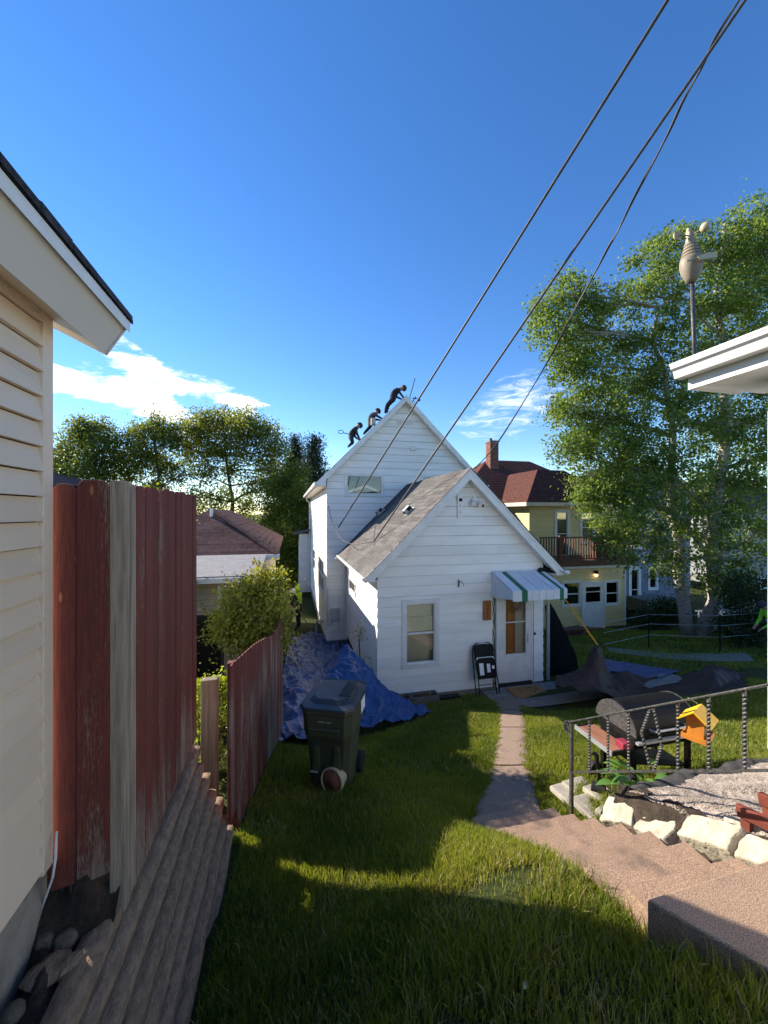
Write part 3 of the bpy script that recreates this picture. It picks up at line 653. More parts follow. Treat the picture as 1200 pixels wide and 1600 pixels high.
B().box((da2, VF-.08, ZB-.02), (db2, VF-.04, ZB+.055)).build('threshold', M_dark, wh)
# narrow sidelight with lattice
B().box((da, VF+.03, ZB), (da2-.046, VF+.05, dz1)).build('sidelight', mat('grey_sidelight', (.22, .23, .19), (.16, .17, .14), 9, .6, rnd=0), wh)
lt = B()
for k in range(7):
    z = ZB+.15+k*.29
    lt.obox((da+.045, VF+.018, z+.1), (.018, .012, .30), Matrix.Rotation(.24 if k % 2 else -.24, 3, 'Y'))
lt.build('lattice', M_trim, wh)
B().obox((db2+.1, VF-.03, -2.98), (.05, .02, .05), Matrix.Rotation(.78, 3, 'Y')).build('doorbell', M_black, wh)
# right end corner boards and downspout
B().tube([(6.42, 8.5, -1.5), (6.42, 8.52, -1.75), (6.33, 8.6, -1.95), (6.33, 8.6, -4.2)], .04, 8).build('downspout', M_metal, wh)
# low roof: deck, rake boards, soffits
TH = .07
VR0 = 8.28
def slope_pt(u, v, off=0.):
    s = 1 if u < RU else -1; nrm = Vector((-SLP*s, 0, 1)).normalized(); return Vector((u, v, lowroof(u)))+nrm*off
for s, ue in ((1, EU0), (-1, EU1)):
    a, b = slope_pt(ue, 0), Vector((RU, 0, RZ)); nrm = Vector((-SLP*s, 0, 1)).normalized()
    B().prism([Vector((ue, VR0+.02, lowroof(ue)-.012)), Vector((RU, VR0+.02, RZ-.012)), Vector((RU, VR0+.02, RZ-TH*1.4)), Vector((ue, VR0+.02, lowroof(ue)-TH*1.4))], (0, VW-VR0-.03, 0)).build('roof_deck', M_felt, wh)
    # rake board
    B().prism([Vector((ue-.01*s, VR0, lowroof(ue)-.015)), Vector((RU, VR0, RZ-.015)), Vector((RU, VR0, RZ-.235)), Vector((ue+.20*s, VR0, lowroof(ue)+.20*SLP-.235)), Vector((ue+.20*s, VR0, lowroof(ue)-.10)), Vector((ue-.01*s, VR0, lowroof(ue)-.10))], (0, .022, 0)).build('rake_board', M_trim, wh)
    B().prism([Vector((ue-.018*s, VR0-.014, lowroof(ue)+.004)), Vector((RU, VR0-.014, RZ+.004)), Vector((RU, VR0-.014, RZ-.05)), Vector((ue-.018*s, VR0-.014, lowroof(ue)-.05))], (0, .014, 0)).build('rake_moulding', M_trim, wh)
    nseg = 7
    for k in range(nseg):                                # boxed soffit under the rake
        u0 = ue+.2*s+(RU-ue-.2*s)*k/nseg; u1 = ue+.2*s+(RU-ue-.2*s)*(k+1)/nseg-.006*s
        B().prism([Vector((u0, VR0+.023, lowroof(u0)-.20)), Vector((u1, VR0+.023, lowroof(u1)-.20)), Vector((u1, VR0+.023, lowroof(u1)-.188)), Vector((u0, VR0+.023, lowroof(u0)-.188))], (0, VF-VR0-.03, 0)).build('soffit_panel', M_trim, wh)
    # eave return, fascia, gutter
    B().box((min(ue+.005*s, ue+.30*s), VR0+.024, EZ-.105), (max(ue+.005*s, ue+.30*s), VW-.05, EZ-.09)).build('eave_soffit', M_trim, wh)
    B().box((min(ue, ue+.02*s), VR0+.024, EZ-.13), (max(ue, ue+.02*s), VW-.05, EZ-.005)).build('fascia', M_trim, wh)
g0 = B()
for s, ue in ((1, EU0), (-1, EU1)):
    g0 = B(); pr = [(-.004, .0), (-.075, .0), (-.085, -.02), (-.06, -.075), (-.004, -.075), (-.004, -.07), (-.055, -.07), (-.078, -.02), (-.07, -.008), (-.004, -.008)]
    g0.prism([Vector((ue+s*p, VR0+.03, EZ-.018+z)) for p, z in pr[:5]], (0, VW-VR0-.35, 0)); g0.build('gutter', M_trim, wh)
# shingles, left slope: one piece each, lapped courses; a felt strip near the tall block is bare
nrm = Vector((-SLP, 0, 1)).normalized(); sdir = Vector((1, 0, SLP)).normalized(); SL = (Vector((RU, 0, RZ))-Vector((EU0, 0, EZ))).length
NC = 26; ex = SL/NC
def stripv(f): return VW-.18-1.25*(f**1.0)+.12*math.sin(f*19)   # bare felt reaches further forward towards the ridge
shm = {}
for c in range(NC):
    f = (c+.5)/NC; vend = stripv(f) if f > .02 else VW-.2
    v = VR0-.015-random.uniform(0, .4)
    while v < vend:
        w = random.choice((.42, .5, .58)); va, vb = max(v, VR0-.022), min(v+w, vend+random.uniform(-.12, .06))
        if vb-va > .06:
            p0 = Vector((EU0, 0, EZ))+sdir*(c*ex-(.03 if c == 0 else .015)); p1 = Vector((EU0, 0, EZ))+sdir*min((c+1)*ex+.03, SL)
            o0 = random.uniform(.012, .017)
            pts = [p0+nrm*.001, p1+nrm*.002, p1+nrm*.006, p0+nrm*o0]
            B().prism([p+Vector((0, va+.0025, 0)) for p in pts], (0, vb-va-.005, 0)).build('shingle', M_shing, wh)
        v += w
# right slope, out of sight: joined courses
rs_ = B(); nr = Vector((SLP, 0, 1)).normalized(); sr = Vector((-1, 0, SLP)).normalized(); SLR = (Vector((RU, 0, RZ))-Vector((EU1, 0, EZ))).length
for c in range(NC):
    p0 = Vector((EU1, VR0-.02, EZ))+sr*(c*SLR/NC-.015); p1 = Vector((EU1, VR0-.02, EZ))+sr*min((c+1)*SLR/NC+.02, SLR)
    rs_.prism([p0+nr*.001, p1+nr*.002, p1+nr*.006, p0+nr*.014], (0, VW-VR0, 0))
stuff(rs_.build('shingle_courses', M_shing, wh))
for k in range(14):                                       # ridge caps
    y = VR0-.02+k*.30
    if y < VW-1.6: B().prism([Vector((RU-.13, y, RZ-.13*SLP+.014)), Vector((RU, y, RZ+.016)), Vector((RU+.13, y, RZ-.13*SLP+.014)), Vector((RU+.13, y, RZ-.13*SLP+.024)), Vector((RU, y, RZ+.030)), Vector((RU-.13, y, RZ-.13*SLP+.024))], (0, .315, 0)).build('ridge_cap', M_shing, wh)
# roof vents
for px, py in ((641, 800), (596, 801)):
    tx, ty = (px-600)/F, (HY-py)/F; d = (RZ-SLP*RU)/(ty-SLP*(CA*tx+SA)); p = P(px, py, d)
    rot = Matrix(((sdir.x, 0, nrm.x), (0, 1, 0), (sdir.z, 0, nrm.z)))
    vt = B().obox(p+nrm*.02, (.30, .26, .02), rot).build('roof_vent', M_metal, wh)
    B().obox(p+nrm*.10-sdir*.02, (.22, .2, .13), rot).build('hood', M_metal, vt, bevel=.01)
    B().obox(p+nrm*.105-sdir*.135, (.012, .17, .09), rot).build('opening', M_dark, vt)
    B().obox(p+nrm*.105+sdir*.02+Vector((0, -.103, 0)), (.13, .008, .09), rot).build('opening', M_dark, vt)
# ---- tall block
TU0, TU1, TRU, TRZ = 1.237, 6.78, 4.0, 4.18; TV0 = 13.2; TV1 = 24.2; TEU0, TEU1 = .88, 7.12
tl = lambda z: max(TU0, TRU-(TRZ-.17-z)); th_ = lambda z: min(TU1, TRU+(TRZ-.17-z))
tw = [PV(537.8, 757, VW).x, PV(600.6, 757, VW).x, PV(569, 776, VW).z, PV(569, 739, VW).z]
tw2 = [PV(657, 750, VW).x, PV(657, 750, VW).x+1.5, PV(657, 776, VW).z, PV(665, 741, VW).z]
plank_wall(wh, 'x', VW, -1, -4.36, TRZ-.2, .248, tl, th_, M_white, [tw, tw2], t=.022)
plank_wall(wh, 'y', TU0, -1, -4.36, 1.28, .248, VW-.022, TV1, M_white, [(PU(507, 900, TU0).y, PU(498.5, 900, TU0).y, PU(502, 925, TU0).z, PU(502, 868, TU0).z), (PU(493, 890, TU0).y, PU(489.5, 890, TU0).y, PU(491, 892, TU0).z, PU(491, 856, TU0).z)], t=.022)
plank_wall(wh, 'x', VW+.03, -1, -4.36, TRZ-.2, .248, tl, th_, M_dark, [(q_[0]+.05, q_[1]-.05, q_[2]+.05, q_[3]-.05) for q_ in (tw, tw2)], t=.02, name='lap_shade_backing', gap=0.)  # same black backing, painting the lap shadows of the tall block
window(wh, 'y', TU0, -1, PU(507, 900, TU0).y, PU(498.5, 900, TU0).y, PU(502, 925, TU0).z, PU(502, 868, TU0).z, .1, .05, .5)
window(wh, 'y', TU0, -1, PU(493, 890, TU0).y, PU(489.5, 890, TU0).y, PU(491, 892, TU0).z, PU(491, 856, TU0).z, .1, .05, .5)
w2 = window(wh, 'x', VW, -1, *tw, .09, .035)
B().prism([(tw[0]+.1, VW+.1, tw[2]+.12), ((tw[0]+tw[1])/2+.1, VW+.1, tw[2]+.32), (tw[1]-.12, VW+.1, tw[2]+.1), (tw[1]-.12, VW+.1, tw[2]+.2), ((tw[0]+tw[1])/2+.1, VW+.1, tw[2]+.42), (tw[0]+.1, VW+.1, tw[2]+.2)], (0, .01, 0)).build('reflection_strip', M_curt, w2)  # pale gable-shaped strip stands for the reflection in the pane
window(wh, 'x', VW, -1, *tw2, .09, .035)
B().box((TU0+.03, VW+.2, -4.9), (TU1-.03, TV1, -4.363)).build('foundation', M_found, wh)
B().box((TU0+.03, VW+.02, -5.0), (TU1-.03, VW+.19, -4.363)).build('foundation', M_found, wh)
B().box((TU0+.2, VW+.25, -4.3), (TU0+.24, TV1-.1, 1.2)).build('inner_wall', M_dark, wh)
B().box((TU1-.03, VW, -4.36), (TU1, TV1, 1.3)).build('wall', M_white, wh)
for s, ue in ((1, TEU0), (-1, TEU1)):
    ez = TRZ-abs(TRU-ue)
    B().prism([(ue, TV0, ez), (TRU, TV0, TRZ), (TRU, TV0, TRZ-.10), (ue, TV0, ez-.10)], (0, TV1-TV0+.2, 0)).build('roof', M_roofdark, wh)
    B().prism([(ue-.005*s, TV0-.022, ez-.012), (TRU, TV0-.022, TRZ-.012), (TRU, TV0-.022, TRZ-.235), (ue+.3*s, TV0-.022, ez+.065), (ue+.3*s, TV0-.022, ez-.14), (ue-.005*s, TV0-.022, ez-.14)], (0, .02, 0)).build('rake_board', M_trim, wh)
    B().prism([(ue+.3*s, TV0+.002, ez+.09), (TRU, TV0+.002, TRZ-.21), (TRU, TV0+.002, TRZ-.195), (ue+.3*s, TV0+.002, ez+.105)], (0, VW-TV0-.03, 0)).build('soffit', M_trim, wh)
    B().box((min(ue, ue+.36*s), TV0, ez-.155), (max(ue, ue+.36*s), TV1, ez-.142)).build('eave_soffit', M_beiget, wh)
    B().prism([(ue-.004*s, TV0, ez-.01), (ue-.09*s, TV0, ez-.01), (ue-.1*s, TV0, ez-.04), (ue-.07*s, TV0, ez-.11), (ue-.004*s, TV0, ez-.11)], (0, TV1-TV0+.2, 0)).build('gutter', M_trim, wh)
    B().box((min(ue, ue+.02*s), TV0, ez-.15), (max(ue, ue+.02*s), TV1, ez-.1)).build('fascia', M_trim, wh)
# gable louvre and small hood vent
lv = B()
for k in range(4): lv.box((PV(620, 650, VW).x, VW-.045, 3.18+k*.055), (PV(645, 650, VW).x, VW-.02, 3.215+k*.055))
lv.build('louvre', M_trim, wh)
B().box((PV(641, 700, VW).x, VW-.09, PV(645, 704, VW).z), (PV(649, 700, VW).x, VW-.02, PV(645, 697, VW).z)).build('vent_hood', M_trim, wh, bevel=.01)
# rear lean-to on the left of the tall block
B().box((.55, TV1+.02, -4.8), (TU0+2, TV1+4, -1.25)).build('rear_wing', M_white, wh)
B().prism([(.2, TV1-.25, -1.3), (TU0+2, TV1-.25, -.6), (TU0+2, TV1-.25, -.5), (.2, TV1-.25, -1.2)], (0, 4.5, 0)).build('rear_roof', M_shing, wh)
# downspouts, meter box, gas pipe
B().tube([(1.50, VW-.25, EZ-.1), (1.80, VW-.09, EZ-.35), (1.80, VW-.09, -4.35)], .042, 8).build('downspout', M_trim, wh)
B().tube([(.98, TV1-.3, 1.0), (.98, TV1-.3, .8), (TU0-.07, TV1-.15, .6), (TU0-.07, TV1-.15, -4.4)], .045, 8).build('downspout', M_trim, wh)
mb = PV(524, 960, VW-.12)
bx_ = B().box((mb.x-.15, VW-.14, mb.z-.20), (mb.x+.15, VW-.024, mb.z+.2)).build('meter_box', M_grey, wh, bevel=.01)
B().tube([(mb.x-.1, VW-.07, mb.z-.2), (mb.x-.1, VW-.07, mb.z-.32), (mb.x-.25, VW-.07, mb.z-.36), (mb.x-.25, VW-.07, mb.z+.9)], .014, 6).build('conduit', M_grey, bx_)
B().tube([(mb.x+.1, VW-.07, mb.z-.2), (mb.x+.12, VW-.07, mb.z-.5), (mb.x-.1, VW-.07, mb.z-.62)], .012, 6).build('conduit', M_grey, bx_)
B().tube([P(494, 1000, 14.2), P(494, 975, 14.2), P(497, 970, 14.0), P(504, 971, 13.6)], .045, 8).build('gas_pipe', M_grey, wh)
# things fixed to the gable
tz = PV(717.5, 791, VF)
tm = thing('thermometer', 'white rectangular outdoor thermometer panel near the front gable peak', 'thermometer', tz)
B().box((tz.x-.065, VF-.05, tz.z-.27), (tz.x+.065, VF-.025, tz.z+.28)).build('panel', M_sticker, tm, bevel=.006)
B().lathe([(.042, 0), (.042, .012)], (tz.x+.012, VF-.05, tz.z+.15), 14, Vector((0, -1, 0))).build('dial', M_black, tm)
for k, (zz, hh) in enumerate(((-.02, .06), (-.17, .05))): B().box((tz.x-.012, VF-.056, tz.z+zz), (tz.x+.012, VF-.0505, tz.z+zz+hh)).build('mark', M_grey, tm)
fl = PV(741, 783, VF)
ft = thing('floodlight', 'white twin floodlight with camera eye beside the gable thermometer', 'floodlight', fl)
B().lathe([(.07, 0), (.07, .03), (.03, .05)], (fl.x, VF-.025, fl.z+.03), 14, Vector((0, -1, 0))).build('mount', M_trim, ft)
for k, (dx, dz) in enumerate(((-.09, -.03), (.09, -.08))):
    hd = B().lathe([(.03, 0), (.06, .05), (.06, .12)], (fl.x+dx*.6, VF-.06, fl.z+dz*.5), 12, Vector((dx*3, -.9, -.45))).build('lamp_head', M_trim, ft, smooth=False)
    if k: B().obox((fl.x+dx*.6+.10, VF-.145, fl.z+dz*.5-.075), (.035, .012, .07), Matrix.Rotation(.4, 3, 'Y')).build('lens', M_black, hd)
fl2 = PV(882, 893, 8.2)
f3 = thing('corner_floodlight', 'small white floodlight at the right eave tip of the white house', 'floodlight', fl2)
B().lathe([(.02, 0), (.055, .04), (.06, .11)], fl2, 12, Vector((.9, -.5, -.35))).build('lamp_head', M_trim, f3)
B().tube([fl2+Vector((-.08, .08, .04)), fl2], .015, 6).build('arm', M_trim, f3)
wl = PV(846, 889, VF)
tag(B().lathe([(.04, 0), (.05, .05), (.045, .28), (.03, .3)], (wl.x-.14, VF-.1, wl.z), 12, Vector((1, 0, 0))).build('awning_roller', M_black), 'black cylinder end fixed under the right rake above the awning', 'bracket')
hk = PV(716, 912, VF)
h_o = thing('plant_hook', 'black iron plant hook fixed to the white siding above the window', 'hook', hk)
B().box((hk.x-.012, VF-.04, hk.z-.07), (hk.x+.012, VF-.026, hk.z+.1)).build('plate', M_black, h_o)
B().tube([(hk.x, VF-.04, hk.z+.03), (hk.x+.03, VF-.12, hk.z+.07), (hk.x+.04, VF-.2, hk.z+.03), (hk.x+.03, VF-.2, hk.z-.02)], .007, 6).build('arm', M_black, h_o)
# address board
ad = PV(760, 953, VF); aw, ah = .055, .115
an = thing('address_sign', 'brown wooden house number board with dark digits by the door', 'sign', ad)
B().box((ad.x-.105, VF-.062, ad.z-.235), (ad.x+.105, VF-.03, ad.z+.235)).build('board', M_addr, an, bevel=.006)
M_dig = mat('dark_digit', (.06, .02, .01), (.05, .018, .01), 5, .6, rnd=0)
for k, ch in enumerate('3411'):
    cu = bpy.data.curves.new('digit', 'FONT'); cu.body = ch; cu.size = .105; cu.extrude = .003; cu.align_x = 'CENTER'
    tmpo = bpy.data.objects.new('tmp', cu); COL.objects.link(tmpo)
    me = bpy.data.meshes.new_from_object(tmpo.evaluated_get(bpy.context.evaluated_depsgraph_get())); bpy.data.objects.remove(tmpo)
    me.materials.clear(); me.materials.append(M_dig); o = bpy.data.objects.new('digit', me); COL.objects.link(o); o.rotation_euler = (R(90), 0, 0)
    o.location = (ad.x, VF-.066, ad.z+.115-.105*k); adopt(o, an)
# awning
aw_o = thing('door_awning', 'white metal door awning with two dark green stripes', 'awning', (5.4, 8.0, -1.9))
au0, au1, avb, avf, azb, azf = 4.72, 6.10, 8.52, 7.62, -1.43, -1.725
cuts = [0, .165, .265, .35, .48, .61, .74, .86, .93, 1.0]
for k in range(9):
    g = k in (1, 7); x0 = au0+(au1-au0)*cuts[k]+.003; x1 = au0+(au1-au0)*cuts[k+1]-.003; dz = .0 if k % 2 else .012
    B().prism([(x0, avb, azb+dz), (x1, avb, azb+dz), (x1, avf, azf+dz), (x0, avf, azf+dz)], (0, 0, .014)).build('slat', M_green if g else M_awn, aw_o)
    B().prism([(x0, avf, azf+dz+.012), (x1, avf, azf+dz+.012), (x1, avf, azf-.20-(.03 if g else random.uniform(-.01, .01))), (x0, avf, azf-.20-(.03 if g else 0))], (0, -.014, 0)).build('valance_slat', M_green if g else M_awn, aw_o)
for x in (au0, au1-.012):
    for k in range(5):
        y0 = avb-(avb-avf-.002)*k/5; y1 = avb-(avb-avf-.002)*(k+1)/5+.006; f0, f1_ = k/5, (k+1)/5
        B().prism([(x, y0, azb+(azf-azb)*f0-.004), (x, y1, azb+(azf-azb)*f1_-.004), (x, y1, azf-.17+(.36-.36*f1_)*-.35), (x, y0, azf-.17+(.36-.36*f0)*-.35)], (.012, 0, 0)).build('side_slat', M_awn, aw_o)
B().box((au0-.02, avb+.005, azb-.02), (au1+.02, avb+.022, azb+.05)).build('wall_rail', M_awn, aw_o)

# ---- step, walks, mat, chair, planters
ds = struct(B().box((4.4, 7.72, -4.5), (6.45, 8.5, -4.19)).build('door_step', M_conc, bevel=.015))
wk = []
pl = [PG(836, 1259), PG(806, 1200), PG(795, 1140), PG(790, 1108), PG(790, 1090)]; pr_ = [PG(757, 1262), PG(772, 1190), PG(776, 1130), PG(772, 1105), PG(768, 1090)]
pl = [Vector((2.68, 3.76, 0)), PG(828, 1200), PG(826, 1140), PG(822, 1112), PG(812, 1092)]; pr_ = [Vector((1.84, 3.76, 0)), PG(765, 1200), PG(775, 1140), PG(775, 1112), PG(768, 1092)]
walk = B(); nn_ = 40; rows = []
def along(pts, t):
    x = t*(len(pts)-1); i = min(int(x), len(pts)-2); return pts[i].lerp(pts[i+1], x-i)
walk_o = struct(bpy.data.objects.new('walk', None)); COL.objects.link(walk_o); walk_o.location = (2.5, 5, -3.5)
walk_o['kind'] = 'structure'
SLABS = []
for s_ in range(4):
    rows = []
    for i in range(11):
        t = (s_+.012+.976*i/10)/4; a, b = along(pl, t), along(pr_, t)
        rows.append([Vector((p.x+random.uniform(-.012, .012)*(j in (0, 6)), p.y, (lambda g_, w: g_*w+(1-w)*-3.258)(gz(p.x, p.y)+.045, min(1, max(0, (p.y-3.8)/.5)))-(.03 if j in (0, 6) else 0))) for j, p in ((j, a.lerp(b, j/6)) for j in range(7))])
    SLABS.append(rows); B().grid(rows).build('slab', M_walk, walk_o, smooth=True)
apron = [PG(812, 1094), PG(870, 1092), PG(960, 1086), PG(1010, 1080), PG(985, 1064), PG(900, 1066), PG(858, 1068), PG(800, 1084)]
rows = []
for i in range(9):
    t = i/8; a = Vector((4.35+.4*(1-t), 6.95+t*.75, 0)); b = Vector((8.6, 6.6+t*.8, 0))
    rows.append([(p.x, p.y, gz(p.x, p.y)+.035) for p in (a.lerp(b, j/16) for j in range(17))])
struct(B().grid(rows).build('side_walk', M_conc, smooth=True))
mp = PV(815, 1073, 8.2)
dm = thing('doormat', 'brown coir doormat with dark leaf pattern at the white door', 'doormat', (5.35, 8.05, -4.18))
B().box((5.0, 7.78, -4.186), (5.84, 8.36, -4.165)).build('pile', M_coir, dm, bevel=.006)
mk = B()
for k in range(34):
    x, y = random.uniform(5.25, 5.75), random.uniform(7.86, 8.28); r_ = random.uniform(.02, .055); t = random.uniform(0, 3.1)
    mk.prism([(x+r_*math.cos(t), y+r_*math.sin(t), -4.1645), (x-.3*r_*math.sin(t), y+.3*r_*math.cos(t), -4.1645), (x-r_*math.cos(t), y-r_*math.sin(t), -4.1645), (x+.3*r_*math.sin(t), y-.3*r_*math.cos(t), -4.1645)], (0, 0, .002))
mk.build('pattern', mat('mat_print', (.10, .05, .02), (.08, .04, .02), 9, .95, rnd=0), dm)
# folded chair
ch = thing('folding_chair', 'folded black padded metal chair leaning on the siding by the door', 'chair', (4.35, 8.35, -4.2))
cu0, cu1 = PV(739, 1040, 8.35).x, PV(775, 1040, 8.35).x; cz0, cz1 = -4.22, PV(757, 1005, 8.4).z; lean = .17
def cp(fx, fz, off=0.): return Vector((cu0+(cu1-cu0)*fx, 8.20+.26*fz-off, cz0+(cz1-cz0)*fz))
arc = [cp(.02, 0)]+[cp(.02, f) for f in (.4, .8)]+[cp(.08, .93), cp(.22, .99), cp(.5, 1.0), cp(.78, .99), cp(.92, .93)]+[cp(.98, f) for f in (.8, .4)]+[cp(1.04, 0)]
B().tube(arc, .014, 8).build('back_frame', M_black, ch, smooth=True)
for fx in (.14, .86): B().tube([cp(fx, .02, .04), cp(fx, .72, .05)], .012, 8).build('leg', M_black, ch)
for fz in (.12, .22): B().tube([cp(.10, fz, .03), cp(.90, fz, .03)], .008, 6).build('crossbar', M_black, ch)
bp_ = [cp(.08, .70), cp(.08, .90), cp(.16, .96), cp(.5, .975), cp(.84, .96), cp(.92, .90), cp(.92, .70)]
B().prism(bp_, (0, -.03, .004)).build('backrest', M_black, ch, bevel=.008)
sp_ = [cp(.12, .34, .05), cp(.06, .64, .05), cp(.2, .73, .05), cp(.8, .73, .05), cp(.94, .64, .05), cp(.88, .34, .05)]
st = B().prism(sp_, (0, -.035, .004)).build('seat', M_black, ch, bevel=.01)
B().prism([cp(.12, .705, .045), cp(.88, .705, .045), cp(.85, .74, .045), cp(.15, .74, .045)], (0, -.03, .004)).build('seat_edge', M_trim, st)
for fx0, fx1, fz0, fz1 in ((.2, .38, .42, .64), (.52, .66, .46, .62), (.74, .84, .52, .58)):
    B().prism([cp(fx0, fz0, .088), cp(fx1, fz0, .088), cp(fx1, fz1, .088), cp(fx0, fz1, .088)], (0, -.003, 0)).build('sticker', M_sticker, st)
# planters below the window
for k, (p0, p1) in enumerate(((612, 642), (643, 684))):
    a = PV(p0, 1090, 8.32); b = PV(p1, 1090, 8.32)
    t = thing('window_planter', ('narrow grey planter trough half hidden by the blue tarp', 'longer grey planter trough under the front window')[k], 'planter', ((a.x+b.x)/2, 8.35, -4.3), 'planter troughs under the window')
    rect = B()
    for (x0, x1, y0, y1) in ((a.x, b.x, 8.22, 8.245), (a.x, b.x, 8.475, 8.5), (a.x, a.x+.025, 8.245, 8.475), (b.x-.025, b.x, 8.245, 8.475)): rect.box((x0, y0, -4.33), (x1, y1, -4.08))
    rect.build('trough', M_plant, t)
    B().box((a.x+.025, 8.245, -4.33), (b.x-.025, 8.475, -4.13)).build('soil', M_soil, t)
    leaves('dry_leaves', [((a.x+b.x)/2, 8.36, -4.11)], [((b.x-a.x)*.4, .08, .02)], 60, .05, mat('dry_leaf', (.35, .25, .12), (.25, .16, .07), 9, .9, rnd=0), t, seedv=k, clump=4)
struct(B().box((2.0, 8.02, -4.55), (3.35, 8.53, -4.31)).build('planter_slab', M_conc, bevel=.01))
pv = PV(703, 1090, 8.3)
tag(B().box((pv.x-.27, 8.3, -4.42), (pv.x+.27, 8.46, -4.19)).build('window_well', M_black, bevel=.01), 'small black box against the foundation beside the planters', 'box')

# ================================================================== STAIRS
st_ = thing('concrete_steps', 'pinkish exposed aggregate concrete steps going down to the walk', 'stairs', (2.25, 2.7, -3.2))
noses = [(3.835, -3.246), (3.535, -3.06), (3.235, -2.893), (2.955, -2.722), (2.695, -2.575), (2.415, -2.418), (2.155, -2.285), (1.83, -2.105)]
for k, (vn, z) in enumerate(noses):
    vb = noses[k+1][0]-.002 if k < 7 else 1.55
    skew = random.uniform(-.012, .012); ul, ur = 1.86+random.uniform(-.02, .02), 2.665+random.uniform(-.015, .015)
    nseg = 9; top = []; bb = B()
    prof = [(vn-.005, z), (vn, z-.006), (vn-.004, z-.4)]
    xs = [ul+(ur-ul)*i/nseg for i in range(nseg+1)]
    rws = [[(x, vb, z-.4) for x in xs], [(x, vb, z) for x in xs]]
    for (y, zz) in prof: rws.append([(x, y+skew*(x-ul)+random.uniform(-.005, .005), zz+random.uniform(-.003, .003)) for x in xs])
    bb.grid(rws); bb.f.append((0, nseg+1, 2*(nseg+1), 3*(nseg+1), 4*(nseg+1))); bb.f.append(tuple(reversed([nseg, 2*nseg+1, 3*nseg+2, 4*nseg+3, 5*nseg+4])))
    bb.build('step', M_step, st_)
B().prism([(1.745, 1.60, -2.45), (2.9, 1.63, -2.45), (3.0, .2, -2.45), (2.55, .2, -2.45), (2.02, 1.17, -2.45)], (0, 0, .51)).build('landing', M_step, st_, bevel=.012)
B().prism([(2.04, 1.13, -2.45), (2.52, .25, -2.45), (3.0, .0, -2.45), (2.6, -.8, -2.45), (1.9, .55, -2.45)], (0, 0, .50)).build('landing', M_step, st_, bevel=.012)

# ---- gravel bed, blocks, soil bank
rows = []
def bedz(u, v): return -2.375+.37*(2.75-v)+.02*math.sin(u*9+v*13)*math.cos(v*8)-.05*max(0, 3.05-u)/.1*.5
for i in range(40):
    v = .9+1.9*i/39
    rows.append([(u, v, bedz(u, v)+random.uniform(-.008, .008)) for u in (2.93+1.9*j/44 for j in range(45))])
rows.append([(2.93+1.9*j/44, 2.84, -2.5) for j in range(45)]); rows.append([(2.93+1.9*j/44, 2.95, -3.2) for j in range(45)])
struct(B().grid(rows).build('gravel_bed', M_gravel, smooth=True))
g = np.random.default_rng(3); NG = 32000
uu = 2.88+1.92*g.uniform(0, 1, NG)**1.05; vv = g.uniform(1.2, 2.82, NG); zz = np.array([bedz(a, b) for a, b in zip(uu, vv)])
sz = g.uniform(.0045, .0095, NG)[:, None, None]; base = np.array([(1, 0, -.2), (-.4, .9, -.2), (-.5, -.8, -.2), (0, 0, .55)])
rot = g.uniform(0, 6.28, NG); cs, sn = np.cos(rot), np.sin(rot); V_ = base[None]*g.uniform(.7, 1.3, (NG, 4, 1)); x = V_[:, :, 0]*cs[:, None]-V_[:, :, 1]*sn[:, None]; y = V_[:, :, 0]*sn[:, None]+V_[:, :, 1]*cs[:, None]
V_ = np.stack([x, y, V_[:, :, 2]], -1)*sz+np.stack([uu, vv, zz+.003], -1)[:, None]
ff = np.array([(0, 1, 3), (1, 2, 3), (2, 0, 3)])[None]+np.arange(NG)[:, None, None]*4
M_peb = leafmat('gravel_pebble', (.50, .42, .345), (.17, .14, .12), 0., .9)
go_ = bpy.data.objects.new('gravel', npmesh('gravel', V_.reshape(-1, 3), ff.ravel(), np.full(NG*3, 3), M_peb)); COL.objects.link(go_); stuff(go_)
go_['label'] = 'loose pale gravel covering the raised bed'; go_['category'] = 'gravel'
rows = []                                                # soil bank between blocks and gravel
for i in range(60):
    v = 1.0+1.95*i/59
    row = []
    for j in range(12):
        f = j/11; u = 2.67+.27*f; zs = -2.0-.565*(v-1.6); zb_ = bedz(2.94, v)+.004
        row.append((u+random.uniform(-.006, .006), v, zs-.13+(zb_-zs+.13)*min(1, f*1.1)**1.6+random.uniform(-.022, .022)+.03*math.sin(v*21+f*7)*math.sin(v*8)))
    rows.append(row)
struct(B().grid(rows).build('soil_bank', M_soil, smooth=True))
blk = thing('stone_edging', 'row of pale cracked limestone edging blocks beside the steps', 'edging', (2.85, 2.2, -2.5))
